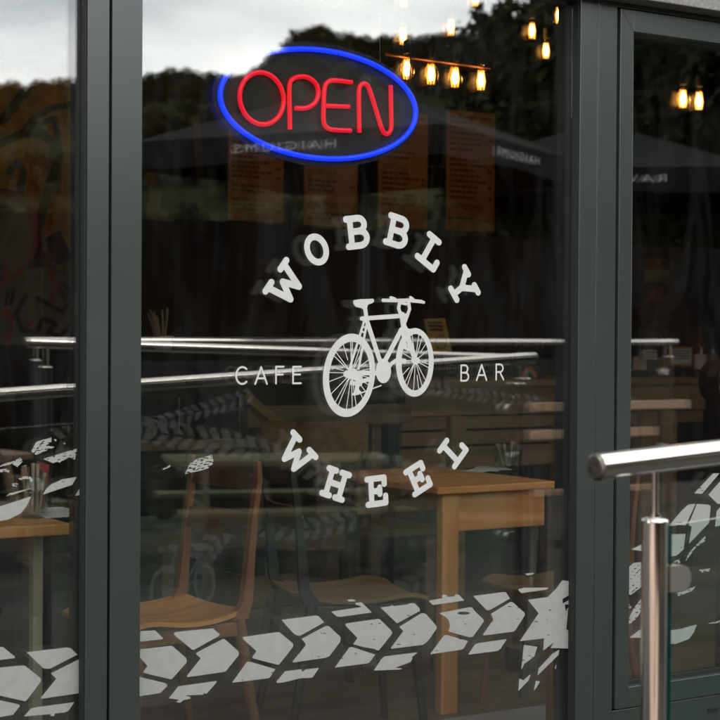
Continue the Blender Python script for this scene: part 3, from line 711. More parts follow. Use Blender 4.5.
center = [
 (C1([(62,187),(150,182),(198,228),(195,235),(60,250)]), 0), (C1([(268,195),(275,192),(497,170),(540,206),(532,217),(384,299),(374,299),(268,212),(264,203)]), 0),
 (C1([(62,295),(246,275),(256,278),(336,347),(341,362),(338,377),(252,474),(244,476),(82,437),(80,430),(105,395),(60,345)]), 0),
 (C1([(560,232),(570,236),(648,305),(654,318),(650,335),(576,426),(562,432),(346,463),(341,458),(346,448),(425,350),(398,326),(398,318),(410,310)]), 0),
 (C1([(58,462),(210,498),(224,508),(220,520),(182,558),(58,577)]), 0),
 (C1([(290,518),(522,485),(516,498),(460,562),(440,560),(440,568),(330,572),(365,583),(362,592),(322,600),(300,617),(277,612),(296,598),(232,590)]), 0),
 (C2([(20,345),(24,338),(270,303),(284,304),(374,378),(384,392),(380,412),(284,534),(274,539),(92,492),(88,484),(118,440),(22,352)]), 0),
 (C2([(298,215),(530,185),(556,185),(568,190),(606,233),(440,326),(424,330),(405,325),(385,312)]), 0),
 (C2([(443,352),(610,262),(630,258),(645,264),(725,340),(722,372),(660,455),(645,475),(618,488),(384,522),(378,516),(472,400),(472,385)]), 4),
 (C2([(-58,668),(48,520),(64,516),(84,520),(255,570),(214,630),(200,636)]), 2),
 (C2([(265,655),(325,585),(440,570),(450,590),(470,572),(570,560),(524,628),(510,632),(435,635),(310,666),(270,670),(262,664)]), 1),
 (C3([(80,155),(300,122),(285,112),(257,106),(255,92),(300,88),(374,162),(140,194),(120,190)]), 0),
 (C3([(198,70),(230,66),(258,74),(250,82),(205,82)]), 0),
 (C3([(183,245),(190,240),(418,208),(430,210),(512,290),(520,306),(514,322),(425,434),(412,436),(395,425),(300,408),(240,390),(270,345),(185,258)]), 4),
 (C3([(435,125),(500,118),(520,108),(530,116),(630,104),(645,96),(680,95),(718,133),(720,150),(555,240)]), 1),
 ([(399.2,626.8),(420.8,613.5),(423,613),(426,614),(436.4,626),(436.8,628.5),(427.5,641.5),(423,644.8),(391.5,648.8),(390.8,648),(403.3,631)], 2),
 (C3([(106,557),(210,416),(226,411),(240,413),(398,465),(356,522),(342,528),(112,558)]), 3),
 (C3([(387,580),(440,500),(465,478),(705,448),(660,485),(668,490),(650,520),(540,560),(595,565),(580,572)]), 0),
 (C4([(207,148),(305,132),(302,112),(318,104),(338,110),(340,122),(396,118),(392,108),(408,102),(426,108),(465,148),(235,180)]), 1),
 (C4([(285,238),(505,195),(520,198),(540,225),(602,285),(604,298),(525,408),(500,413),(350,370),(360,330),(354,295),(330,265),(290,245)]), 3),
 ([(473.2,596),(503.5,592),(506,592.4),(510,598.5),(490,610),(487,610.2),(484.5,608)], 0),
 ([(490.8,613.9),(510.5,601.8),(513,602.4),(524.5,612.8),(525,615),(515.5,630),(513.5,631.6),(483.6,635.5),(483,634.4),(493.5,619.6)], 5),
 ([(429.9,654.3),(444,635.5),(447,635),(468,641),(463.5,648.6),(461.5,649.6)], 4),
 ([(468,654.7),(475,644.3),(478,643.2),(507,639),(500,649.3),(497.5,651)], 1),
 (C5([(210,108),(245,98),(383,98),(370,108),(230,128)]), 0), (C5([(250,20),(300,15),(296,23),(262,30)]), 0),
 (C5([(265,165),(375,150),(420,105),(455,58),(506,62),(506,132),(458,160),(458,186),(503,160),(503,192),(470,190),(475,230),(490,205),(478,330),(502,335),(500,435),(390,432),(410,400),(350,447),(355,378),(220,395),(325,240)]), 9),
 (C5([(243,415),(318,425),(300,480),(245,520),(228,558)]), 4), (C5([(440,440),(435,470),(390,515),(318,585),(325,545),(400,465)]), 2),
 (C5([(212,672),(218,600),(240,612),(282,575),(270,610)]), 1), (C5([(297,672),(310,612),(333,618),(310,655)]), 1), (C5([(415,545),(425,510),(420,550)]), 0),
]
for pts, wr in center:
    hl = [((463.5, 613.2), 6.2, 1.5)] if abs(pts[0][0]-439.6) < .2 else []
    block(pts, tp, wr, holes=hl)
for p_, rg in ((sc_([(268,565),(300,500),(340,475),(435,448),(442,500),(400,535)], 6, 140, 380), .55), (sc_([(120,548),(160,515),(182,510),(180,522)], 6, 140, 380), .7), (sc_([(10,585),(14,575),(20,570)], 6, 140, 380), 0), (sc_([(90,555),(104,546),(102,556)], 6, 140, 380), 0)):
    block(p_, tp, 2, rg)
tl_ = track_thing('white vinyl tyre track and splashes on the narrow left pane', 40, 600)
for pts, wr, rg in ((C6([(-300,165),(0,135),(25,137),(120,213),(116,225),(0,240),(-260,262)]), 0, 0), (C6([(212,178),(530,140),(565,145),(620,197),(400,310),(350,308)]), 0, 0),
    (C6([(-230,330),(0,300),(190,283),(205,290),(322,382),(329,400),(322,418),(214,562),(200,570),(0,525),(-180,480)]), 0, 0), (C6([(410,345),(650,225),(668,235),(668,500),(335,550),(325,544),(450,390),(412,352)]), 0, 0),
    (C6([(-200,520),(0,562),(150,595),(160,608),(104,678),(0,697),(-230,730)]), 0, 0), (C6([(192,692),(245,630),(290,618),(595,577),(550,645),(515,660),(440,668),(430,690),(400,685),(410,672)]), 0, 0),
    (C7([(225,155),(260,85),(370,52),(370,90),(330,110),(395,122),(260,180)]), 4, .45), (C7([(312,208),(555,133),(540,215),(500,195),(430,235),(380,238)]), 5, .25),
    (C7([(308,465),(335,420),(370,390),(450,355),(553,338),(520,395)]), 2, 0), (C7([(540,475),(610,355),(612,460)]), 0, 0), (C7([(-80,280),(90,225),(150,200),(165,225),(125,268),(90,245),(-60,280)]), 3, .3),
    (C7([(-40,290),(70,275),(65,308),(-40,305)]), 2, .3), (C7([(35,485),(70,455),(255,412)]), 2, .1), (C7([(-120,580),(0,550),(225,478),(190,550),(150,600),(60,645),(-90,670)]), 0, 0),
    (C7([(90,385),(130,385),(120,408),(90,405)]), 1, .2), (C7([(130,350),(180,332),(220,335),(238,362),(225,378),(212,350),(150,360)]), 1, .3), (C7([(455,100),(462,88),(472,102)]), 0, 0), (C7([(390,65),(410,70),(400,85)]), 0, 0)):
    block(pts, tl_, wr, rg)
td = track_thing('white vinyl tyre track climbing the door glass behind the handrail', 690, 560)
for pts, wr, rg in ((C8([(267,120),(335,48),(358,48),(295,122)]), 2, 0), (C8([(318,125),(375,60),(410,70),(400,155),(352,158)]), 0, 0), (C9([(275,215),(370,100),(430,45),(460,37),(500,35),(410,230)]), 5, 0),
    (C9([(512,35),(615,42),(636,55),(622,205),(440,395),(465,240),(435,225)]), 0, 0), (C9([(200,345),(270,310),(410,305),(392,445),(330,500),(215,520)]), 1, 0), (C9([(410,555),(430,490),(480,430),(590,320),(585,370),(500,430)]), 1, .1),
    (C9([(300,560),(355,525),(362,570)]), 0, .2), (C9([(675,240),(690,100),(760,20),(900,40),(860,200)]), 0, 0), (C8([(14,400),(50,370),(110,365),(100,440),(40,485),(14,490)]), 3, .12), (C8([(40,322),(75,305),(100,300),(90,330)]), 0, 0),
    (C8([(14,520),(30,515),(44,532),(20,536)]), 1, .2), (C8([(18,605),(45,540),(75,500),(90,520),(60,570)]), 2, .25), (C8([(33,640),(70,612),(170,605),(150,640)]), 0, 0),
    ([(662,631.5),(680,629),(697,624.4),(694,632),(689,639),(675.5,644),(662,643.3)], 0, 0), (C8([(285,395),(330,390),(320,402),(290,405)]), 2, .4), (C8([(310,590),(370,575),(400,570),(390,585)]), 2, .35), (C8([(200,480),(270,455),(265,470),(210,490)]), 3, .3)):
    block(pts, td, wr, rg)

# ------------------------------------------------------------------ lit OPEN sign hung inside the big pane
SY = 0.075
sc0 = P(320, 104.5, SY)
sign = thing('open_sign', 'oval OPEN sign with blue ring and red letters hung inside the glass', 'sign', sc0)
sa = (P(419.4, 108, SY).x - P(219.4, 100, SY).x)/2*.975
sb = 54.0/F_PX*((sc0-CAM).dot(_f))
ell = lambda a, b, n, y: [(sc0.x + a*math.cos(2*math.pi*i/n), y, sc0.z + b*math.sin(2*math.pi*i/n)) for i in range(n)]
n_ = 72
f_, b_ = ell(sa+.018, sb+.022, n_, SY), ell(sa+.018, sb+.022, n_, SY+.005)
MB().add(f_ + b_, [tuple(range(n_)), tuple(reversed(range(n_, 2*n_)))] + [(i, n_+i, n_+(i+1) % n_, (i+1) % n_) for i in range(n_)]).build('backing_panel', M['acrylic'], sign)
e_ = ell(sa, sb, n_, SY-.008); MB().tube(e_ + [e_[0], e_[1]], .0072, 12, False).build('ring_tube', M['neon_blue'], sign)
S3 = lambda pts: [P(200+x/3, y/3, SY-.008) for x, y in pts]
oc = [(185+66*math.cos(a)-0*math.sin(a), 295+78*math.sin(a)+6*math.cos(a)) for a in [2*math.pi*i/40 for i in range(42)]]
MB().tube(S3(oc), .0065, 12, False).build('letter', M['neon_red'], sign)['label'] = 'red tube letter O'
MB().tube(catmull(S3([(270,388),(269,330),(268,265),(275,240),(298,230),(325,233),(348,252),(355,280),(345,308),(318,324),(286,324)]), 5), .0065, 12).build('letter', M['neon_red'], sign)['label'] = 'red tube letter P'
eo = MB().tube(catmull(S3([(456,247),(405,241),(384,246),(374,264),(371,315),(371,362),(380,382),(400,389),(453,392)]), 5), .0065, 12)
eo.tube(S3([(378,317),(448,320)]), .0062, 12); eo.build('letter', M['neon_red'], sign)['label'] = 'red tube letter E'
MB().tube(catmull(S3([(478,398),(477,330),(477,272),(484,254),(497,252),(508,268),(528,330),(545,385),(557,401),(569,396),(574,375),(573,320),(572,256)]), 5), .0065, 12).build('letter', M['neon_red'], sign)['label'] = 'red tube letter N'
for sx in (-.2, .2):
    MB().tube([(sc0.x+sx, SY+.003, sc0.z+sb*.8), (sc0.x+sx*.9, SY+.003, 2.9), (sc0.x+sx*.9, SY+.01, 3.2)], .0006, 6).build('hanging_wire', M['grey_metal'], sign)

MB().tube(catmull([(sc0.x+sa*.86, SY+.008, sc0.z+sb*.4), (sc0.x+sa*1.02, SY+.03, sc0.z+sb*.75), (sc0.x+sa*.99, SY+.03, sc0.z+.45), (sc0.x+sa*1.0, SY+.02, 3.2)], 8), .0022, 8).build('power_lead', M['black'], sign)

# ------------------------------------------------------------------ warm filament bulbs
def bulb_parts(root, ks=1.0, cord=True):
    prof_ = [(.004, .105), (.014, .10), (.015, .088), (.018, .078), (.030, .050), (.036, .022), (.033, -.004), (.020, -.026), (.001, -.034)]
    MB().lathe([(r*ks, z*ks) for r, z in prof_], n=18).build('glass_envelope', M['bulb_glass'], root, False)
    fb = MB()
    for k in range(6):
        a = k*math.pi/3; r = .021
        fb.tube([(r*.6*math.cos(a)*ks, r*.6*math.sin(a)*ks, .072*ks), (r*math.cos(a)*ks, r*math.sin(a)*ks, .02*ks), (r*.7*math.cos(a)*ks, r*.7*math.sin(a)*ks, -.018*ks)], .0026*ks, 6)
    fb.build('filament_loops', M['filament_dim'], root, False)
    MB().tube([(0, 0, .062*ks), (0, 0, .04*ks), (0, 0, .012*ks), (0, 0, -.004*ks)], [.004*ks, .012*ks, .011*ks, .004*ks], 10).build('filament', M['filament'], root, False)
    MB().tube([(0, 0, .10*ks), (0, 0, .16*ks)], .019*ks, 14).build('socket', M['black'], root, False)
where = ['lone filament bulb just right of the OPEN sign', 'filament bulb above the row of four, below the skyline', 'middle filament bulb of the three at the upper right of the big pane',
         'lowest filament bulb of the three at the upper right of the big pane', 'topmost filament bulb beside the right hand frame', 'faint filament bulb at the very top above the OPEN sign', 'faint filament bulb at the top against the mirrored cloud',
         'left filament bulb seen through the door glass', 'right filament bulb seen through the door glass']
for i, (px, py, Y) in enumerate(((403, 41, 2.6), (451, 32, 2.9), (532, 35, 2.8), (546, 55, 2.8), (559, 20, 2.5), (404, 3, 2.4), (475, 3, 3.0), (683, 104, 2.2), (699, 106, 2.2))):
    c = P(px, py, Y); t = thing('pendant_bulb', where[i], 'bulb', c, 0, 'warm filament bulbs hanging in the cafe')
    bulb_parts(t, .84 if i < 7 else .95)
    MB().tube([(0, 0, .16), (0, 0, 3.2-c.z)], .003, 6).build('cord', M['black'], t, False)
c0, c3 = P(407, 75, 1.9), P(481, 85, 1.9)
bar = thing('bulb_bar', 'row of four glowing filament bulbs hanging from a copper bar', 'light', (c0+c3)/2 + Vector((0, 0, .17)))
MB().tube([P(385, 54, 1.9), P(490, 68, 1.9)], .006, 10).build('copper_bar', M['copper'], bar)
for px, py in ((407, 75), (431, 80), (455, 83), (481, 86)):
    c = P(px, py, 1.9); e = sub_empty('bulb', bar); e.matrix_basis = bar.matrix_basis.inverted() @ Matrix.Translation(c)
    bulb_parts(e, .9)
for px in (392, 494):
    p = P(px, 55+(px-385)*.13, 1.9); MB().tube([p, (p.x, p.y, 3.2)], .003, 6).build('cord', M['black'], bar)

# ------------------------------------------------------------------ text helper
def text_mesh(s_, size, align='CENTER', space=1.0):
    cu = bpy.data.curves.new('writing', 'FONT'); cu.body = s_; cu.size = size; cu.align_x = align; cu.align_y = 'CENTER'; cu.resolution_u = 3; cu.space_character = space
    o = bpy.data.objects.new('tmp', cu); COL.objects.link(o); bpy.context.view_layer.update()
    me = bpy.data.meshes.new_from_object(o.evaluated_get(bpy.context.evaluated_depsgraph_get()))
    bpy.data.objects.remove(o); return me
def text_obj(s_, size, mat, parent, mw, name='writing', align='CENTER', bold=0):
    me = text_mesh(s_, size, align); me.materials.clear(); me.materials.append(mat)
    o = bpy.data.objects.new(name, me); COL.objects.link(o); o.parent = parent; me.transform(parent.matrix_basis.inverted() @ mw)
    return o
def upright(p, rz=0): return Matrix.Translation(p) @ Matrix.Rotation(rz, 4, 'Z') @ Matrix.Rotation(math.pi/2, 4, 'X')

# ------------------------------------------------------------------ hanging menus
MY = 3.9
menus = [(228, 284, 112, 224, 'kraft paper menu hanging leftmost behind the OPEN sign', [(.90,'COFFEES')] if 0 else []),
         (304, 358, 118, 229, 'kraft paper menu headed ICED TEA behind the OPEN sign', [(.50, 'ICED TEA'), (.19, 'TOASTIES')]),
         (378, 428, 110, 231, 'kraft paper menu headed SPECIALS under the right end of the OPEN sign', [(.52, 'SPECIALS')]),
         (446, 495, 110, 234, 'kraft paper menu hanging rightmost, clear of the OPEN sign', [(.20, 'SMOOTHIES')])]
for i, (a, b, t_, bt, lab, heads) in enumerate(menus):
    p00, p11 = P(a, bt-4, MY), P(b, t_+4, MY)
    m_ = thing('hanging_menu', lab, 'menu', ((p00.x+p11.x)/2, MY, p00.z), 0, 'kraft paper menus above the counter')
    W_, H_ = p11.x-p00.x, p11.z-p00.z
    MB().box((p00.x, MY, p00.z), (p11.x, MY+.006, p11.z)).build('card', M['kraft'], m_)
    for u in (.15, .85): MB().tube([(p00.x+W_*u, MY+.003, p11.z-.01), (p00.x+W_*u, MY+.003, 3.2)], .0015, 5).build('string', M['ink'], m_)
    for hz, tx in heads: text_obj(tx, .042, M['ink'], m_, upright(Vector((p00.x+.03, MY-.002, p00.z+H_*hz))), 'heading', 'LEFT')
    lb = MB(); z = .94; g = random.Random(i+20)
    while z > .05:
        if not any(abs(z-hz) < .06 for hz, _ in heads):
            x = .07; end = g.uniform(.45, .8)
            while x < end:
                w_ = g.uniform(.04, .13); zz = p00.z+H_*z
                lb.box((p00.x+W_*x, MY-.002, zz), (p00.x+W_*min(x+w_, .85), MY-.0008, zz+.012)); x += w_+.025
            if g.random() < .4: lb.box((p00.x+W_*.86, MY-.002, p00.z+H_*z), (p00.x+W_*.94, MY-.0008, p00.z+H_*z+.012))
        z -= .045 if g.random() < .8 else .085
    tag(lb.build('menu_lines', M['ink'], m_), kind='stuff')

# ------------------------------------------------------------------ counter and things on it
CY = 2.6
def bd(a, t_, b, bt, Y, d=.04): p, q = P(a, bt, Y), P(b, t_, Y); return (p.x, Y, p.z), (q.x, Y+d, q.z)
cL, cR = P(405, 400, CY), P(706, 400, CY)
cnt = thing('serving_counter', 'long brown timber serving counter at the back of the cafe', 'counter', ((cL.x+cR.x)/2, CY+.3, 0))
zt, zb = P(560, 386, CY).z, P(560, 413, CY).z
MB().box((cL.x, CY, zb), (cR.x, CY+.035, zt), .003).build('front_board', M['counter'], cnt)
MB().box((cL.x-.03, CY-.03, zt+.001), (cR.x+.03, CY+.62, zt+.035), .003).build('worktop', M['counter'], cnt)
for i, (a, b) in enumerate(((P(430, 430, CY).z, P(430, 417, CY).z), (P(430, 446, CY).z, P(430, 432, CY).z), (P(430, 470, CY).z, P(430, 448, CY).z))):
    MB().box((cL.x, CY+.02, a), (cR.x-.3*i, CY+.05, b-.004), .003).build('front_board', M['counter'], cnt)
for px in (449, 556, 640, 660): MB().box((P(px, 400, CY).x, CY-.02, 0), (P(px+15, 400, CY).x, CY+.06, zb-.002), .003).build('post', M['counter'], cnt)
MB().box((cL.x, CY+.08, 0), (cR.x, CY+.6, zt-.002)).build('carcass', M['black'], cnt)
cab = thing('back_cabinet', 'black cabinet at the left of the cafe below the stirrer cup', 'cabinet', P(180, 400, 2.5)); ct = P(180, 350, 2.5).z
MB().box((P(60, 400, 2.5).x, 2.5, 0), (P(245, 400, 2.5).x, 3.0, ct), .004).build('carcass', M['black'], cab)
for i in range(3):
    a = P(66+i*60, 400, 2.5).x; b = P(122+i*60, 400, 2.5).x
    dr_ = MB().box((a, 2.485, .08), (b, 2.499, ct-.06), .002).build('cabinet_door', M['black'], cab)
    MB().tube([(b-.03, 2.47, ct-.35), (b-.03, 2.47, ct-.2)], .005, 8).build('handle', M['grey_metal'], dr_)
p = P(163, 349, 2.6); p.z = ct
cup = thing('stirrer_cup', 'cup of pale wooden stirrers on the black cabinet', 'cup', p)
MB().lathe([(.0, 0), (.035, .0), (.045, .06), (.043, .06), (.03, .004)], p, 18).build('cup_body', M['paper'], cup)
for k in range(16):
    a = random.uniform(0, 6.28); r0 = random.uniform(0, .025); q = p + Vector((r0*math.cos(a), r0*math.sin(a), .01))
    MB().tube([q, q + Vector((math.cos(a)*.055*random.random(), math.sin(a)*.04, random.uniform(.11, .17)))], .004, 5).build('stirrer', M['straw'], cup)
for lab, (a_, b_, t_, bt_), fr in (('small grey price card on the counter seen through the door', (643, 657, 350, 360), None), ('price card in a yellow frame on the counter seen through the door', (672, 691, 349, 364), 'yellow')):
    Yc = 2.72; lo, hi = P(a_, bt_, Yc), P(b_, t_, Yc); pc = thing('price_card', lab, 'card', ((lo.x+hi.x)/2, Yc, zt+.035))
    if fr: MB().box((lo.x-.012, Yc+.003, lo.z-.012), (hi.x+.012, Yc+.009, hi.z+.012)).build('card_frame', M[fr], pc)
    MB().box((lo.x, Yc-.001, lo.z), (hi.x, Yc+.0025, hi.z)).build('card', M['paper'], pc)
    MB().box(((lo.x+hi.x)/2-.008, Yc+.010, zt+.036), ((lo.x+hi.x)/2+.008, Yc+.016, hi.z-.01)).build('stand', M['black'], pc)
    lm = MB()
    for r_ in range(4): lm.box((lo.x+.008, Yc-.0022, hi.z-.014-r_*.013), (hi.x-.008-.01*(r_ % 2), Yc-.0013, hi.z-.009-r_*.013))
    tag(lm.build('card_lines', M['ink'], pc), kind='stuff')
BT = [('dark_glass', (.012, .016, .010)), ('amber_glass', (.10, .035, .008)), ('blue_glass', (.02, .06, .10))]
for i, px in enumerate((592, 606, 640, 664, 700, 712)):
    c = P(px, 386, 2.85); c.z = zt+.0355; h_ = random.uniform(.22, .30)
    bo = thing('bottle', ['dark bottle behind the right frame on the counter', 'tall bottle on the counter behind the door post', 'leftmost bottle on the counter seen through the door', 'bottle between the two price cards on the counter', 'bottle right of the yellow framed card on the counter', 'rightmost bottle on the counter seen through the door'][i], 'bottle', c)
    MB().lathe([(0, 0), (.034, 0), (.036, .01), (.036, h_*.58), (.026, h_*.70), (.013, h_*.78), (.013, h_*.97), (0, h_*.97)], c, 18).build('bottle_glass', principled('%s_%d' % (BT[i % 3][0], i), BT[i % 3][1], .12), bo)
    MB().lathe([(0, h_*.975), (.0145, h_*.975), (.0145, h_), (0, h_)], c, 14).build('cap', M['grey_metal'], bo)
    MB().lathe([(.0365, h_*.15), (.0365, h_*.45)], c, 18).build('paper_label', M['kraft'] if i % 2 else M['paper'], bo)
# yellow notice and chalkboard
yn = thing('yellow_notice', 'tilted yellow notice card behind the front wheel of the bicycle', 'notice', P(438, 336, 2.3))
q4 = [P(424, 319, 2.3), P(445, 318, 2.3), P(452, 352, 2.3), P(432, 353, 2.3)]
MB().add(q4 + [v + Vector((0, .004, 0)) for v in q4], [(0,3,2,1), (4,5,6,7), (0,1,5,4), (1,2,6,5), (2,3,7,6), (3,0,4,7)]).build('card', M['yellow'], yn)
lb = MB()
for (x, y, w_) in ((428, 322.5, 14), (429, 326, 14), (430, 329.5, 13)):
    a, b = P(x, y, 2.297), P(x+w_, y-.3, 2.297); lb.box((a.x, 2.2965, a.z-.005), (b.x, 2.2985, a.z+.005))
tag(lb.build('notice_lines', M['ink'], yn), kind='stuff')
cc = P(441, 342, 2.297); MB().tube([cc+Vector((math.cos(t)*.03, 0, math.sin(t)*.03)) for t in [2*math.pi*i/24 for i in range(26)]], .0018, 6, False).build('round_mark', M['ink'], yn)
MB().box((q4[2].x-.05, 2.305, P(440, 386, 2.3).z-.02), (q4[2].x-.04, 2.315, q4[2].z)).build('stand', M['black'], yn)
cb = thing('chalkboard', 'dark chalkboard with writing and a small rainbow on the counter', 'board', (P(530, 386, 2.66).x, 2.66, zt+.035))
a, b = P(513, 386, 2.66), P(546, 338, 2.66)
MB().box((a.x, 2.66, zt+.036), (b.x, 2.675, b.z), .002).build('slate', M['black'], cb)
text_obj('Preloved', .05, M['grey_metal'], cb, upright(Vector(((a.x+b.x)/2, 2.658, P(530, 345, 2.66).z))), 'heading')
lb = MB()
for y, w_ in ((352, 18), (357, 22), (362, 20), (367, 22)): 
    s0, s1 = P(516, y, 2.659), P(516+w_, y, 2.659); lb.box((s0.x, 2.6575, s0.z-.003), (s1.x, 2.659, s0.z+.003))
tag(lb.build('chalk_lines', M['grey_metal'], cb), kind='stuff')
rc = P(529, 386, 2.658); rc.z = zt+.04
for i, c in enumerate(((.5, .05, .03), (.55, .2, .03), (.5, .4, .05), (.06, .22, .1), (.06, .09, .3))):
    rr = .05 - i*.008
    MB().tube([rc+Vector((math.cos(t)*rr, 0, math.sin(t)*rr)) for t in [math.pi*j/14 for j in range(15)]], .004, 6).build('rainbow_band', principled('chalk_%d' % i, c, .8), cb)

# ------------------------------------------------------------------ chairs
def chair(label, loc, rz, frame_mat, panel=False, ks=1.0, seat_mat=None, group='plywood chairs at the window tables'):
    """front of the seat is local +X"""
    t = thing('plywood_chair', label, 'chair', loc, rz, group)
    if ks != 1: t.matrix_basis = t.matrix_basis @ Matrix.Scale(ks, 4)
    def seat(u, v):
        x = -.20 + .40*u; wy = .205 - .035*(1-u)**2 - .03*max(0, u-.8)*5*abs(1)*.6
        y = (v-.5)*2*wy
        z = .455 - .022*math.sin(u*math.pi*1.15) + .012*(abs(v-.5)*2)**2.4 - .030*max(0, (u-.75)/.25)**2
        return (x, y, z)
    st = MB().slab(seat, 18, 16, lambda u, v: (0, 0, 1), .013).build('seat', M[seat_mat] if seat_mat else M['ply'] if frame_mat is M['copper_wood'] else M['ply_dim'], t, False)
    for s_ in (-1, 1):
        m1 = MB()
        path = [(-.165, .44), (-.190, .49), (-.200, .60), (-.211, .72), (-.228, .83), (-.226, .885)]
        wid = [.052, .034, .025, .020, .017, .013]
        ring = []
        for (x, z), w_ in zip(path, wid):
            yy = s_*(.168 + .006*(z-.44))
            ring.append([(x-w_/2, yy-.011, z), (x+w_/2, yy-.011, z), (x+w_/2, yy+.011, z), (x-w_/2, yy+.011, z)])
        vv = [q for r_ in ring for q in r_]; ff = []
        for i in range(len(ring)-1):
            for j in range(4): ff.append((i*4+j, i*4+(j+1) % 4, (i+1)*4+(j+1) % 4, (i+1)*4+j))
        k = len(ring)-1; ff += [(3, 2, 1, 0), (k*4, k*4+1, k*4+2, k*4+3)]
        m1.add(vv, ff); m1.build('upright', frame_mat, t, False)
        MB().tube([(-.165, s_*.168, .445), (-.20, s_*.176, .22), (-.245, s_*.19, 0)], [.019, .016, .012], 10).build('leg', frame_mat, t, False)
        MB().tube([(.16, s_*.165, .425), (.175, s_*.172, .22), (.195, s_*.185, 0)], [.019, .016, .012], 10).build('leg', frame_mat, t, False)
        MB().box((-.17, s_*.168-.010, .395), (.165, s_*.168+.010, .435), .003).build('side_rail', frame_mat, t, False)
    MB().box((.145, -.155, .395), (.165, .155, .432), .003).build('front_rail', frame_mat, t, False)
    slats = ((.80, .885, -.226), (.665, .735, -.206)) if not panel else ((.78, .93, -.232),)
    for z0, z1, xc in slats:
        def sl(u, v, z0=z0, z1=z1, xc=xc):
            rnd = .014*max(0, abs(u-.5)*2-.82)/.18
            z = z0 + rnd + (z1-z0-2*rnd)*v
            return (xc - .028*math.sin(u*math.pi) - (z-(z0+z1)/2)*.22, (u-.5)*(.35 if not panel else .40), z)
        s1 = MB().slab(sl, 16, 4, lambda u, v: (1, 0, .2), .011).build('back_slat', M['ply_dim'] if panel else M['slat'], t, False)
        for s_ in (-1, 1):
            MB().tube([(xc+.008, s_*.155, (z0+z1)/2), (xc+.016, s_*.155, (z0+z1)/2)], .005, 10).build('bolt', M['grey_metal'], s1, False)
    return t
chair('reddish brown ladder back chair with wavy plywood seat nearest the left frame', (-.405, .43, 0), math.pi+R(6), M['copper_wood'])
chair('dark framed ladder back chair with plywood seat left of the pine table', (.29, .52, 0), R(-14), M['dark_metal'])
chair('ladder back chair seen through the door glass behind the steel post', (1.115, .50, 0), math.pi+R(2), M['copper_wood'], ks=.93, seat_mat='ply_dim')
chair('dark framed chair with a broad plywood back panel behind the lower lettering', (.80, 1.62, 0), R(66), M['dark_metal'], True)

# ------------------------------------------------------------------ tables
lg = P(441.5, 600, .59), P(458, 600, .59)
tx0, tx1 = lg[0].x-.03, P(551, 500, .59).x
tb = thing('pine_table', 'honey coloured pine table with a deep apron inside the big pane', 'table', ((tx0+tx1)/2, .93, 0))
MB().box((tx0, .572, .728), (tx1+.015, 1.30, .752), .004).build('table_top', M['pine'], tb)
MB().box((lg[1].x+.001, .60, .60), (tx1-.02, .622, .7275), .002).build('apron', M['pine'], tb)
MB().box((lg[1].x+.001, 1.21, .60), (tx1-.02, 1.232, .7275), .002).build('apron', M['pine'], tb)
MB().box((lg[0].x, .588, 0), (lg[1].x, .622, .7275), .003).build('leg', M['pine_z'], tb)
MB().tube([(lg[0].x+.03, 1.2, .727), (lg[0].x+.03, 1.2, 0)], .017, 12).build('leg', M['dark_metal'], tb)
for y0 in (.66, 1.19): MB().tube([(tx1-.005, y0, .72), (tx1-.06, y0, 0)], .017, 12).build('leg', M['grey_metal'], tb)
lt = P(72, 530, .24)
t2 = thing('window_table', 'small brown table behind the narrow left pane', 'table', (lt.x-.42, .56, 0))
MB().box((lt.x-.85, .24, .715), (lt.x, .90, .745), .004).build('table_top', M['pine'], t2)
lgx = P(38, 600, .30).x
for (x, y0) in ((lgx, .30), (lgx, .80), (lt.x-.78, .30), (lt.x-.78, .80)): MB().box((x-.014, y0, 0), (x+.014, y0+.03, .714), .002).build('leg', principled('pale_leg_%d' % int(y0*10+x*10), (.34, .31, .22), .5), t2)
bx_ = thing('black_cabinet', 'low black cabinet under the table behind the left pane', 'cabinet', P(48, 650, .95))
a, b = P(14, 556, .95), P(82, 650, .95)
MB().box((a.x, .95, 0), (b.x, 1.35, a.z), .004).build('carcass', M['black'], bx_)
MB().box((a.x+.02, .942, .03), ((a.x+b.x)/2-.004, .949, a.z-.02), .002).build('cabinet_door', M['black'], bx_)
MB().box(((a.x+b.x)/2+.004, .942, .03), (b.x-.02, .949, a.z-.02), .002).build('cabinet_door', M['black'], bx_)

def jar(label, p, h, r, red=True, sachet=10):
    j = thing('glass_jar', label, 'jar', p)
    MB().lathe([(0, 0), (r*.9, 0), (r, .006), (r*1.04, h*.5), (r*1.12, h), (r*1.06, h), (r*.97, h*.5), (r*.9, .014), (0, .012)], p, 24).build('jar_glass', M['jar'], j)
    for k in range(sachet):
        a = random.uniform(0, 6.28); q = p + Vector((math.cos(a)*r*.45, math.sin(a)*r*.45, .014))
        e = p + Vector((math.cos(a)*r*random.uniform(.5, 1.1), math.sin(a)*r*random.uniform(.5, 1.1), h*random.uniform(1.0, 1.35)))
        MB().tube([q, (q+e)/2, e], [.004, .0035, .006], 7).build('cutlery', M['chrome'] if k % 3 else M['straw'], j)
    if red:
        q = p + Vector((r*.2, 0, .02)); MB().add([q, q+Vector((r*.7, .01, .0)), q+Vector((r*1.0, .0, h*1.05)), q+Vector((r*.3, .02, h*1.15))], [(0,1,2,3)]).build('napkin', M['red'], j)
    return j
jar('glass of cutlery and sachets standing on the pine table', PZ(508, 469, .753), .080, .048, True, 14)
p_ = PZ(30, 521, .746); p_ = P(32, 521, .42); p_.z = .746
jar('glass jar with red napkin and sachets on the left window table', p_, .115, .042, True, 12)
mn = thing('menu_sheets', 'loose paper menus lying on the pine table beside the glass', 'paper', PZ(486, 470, .753))
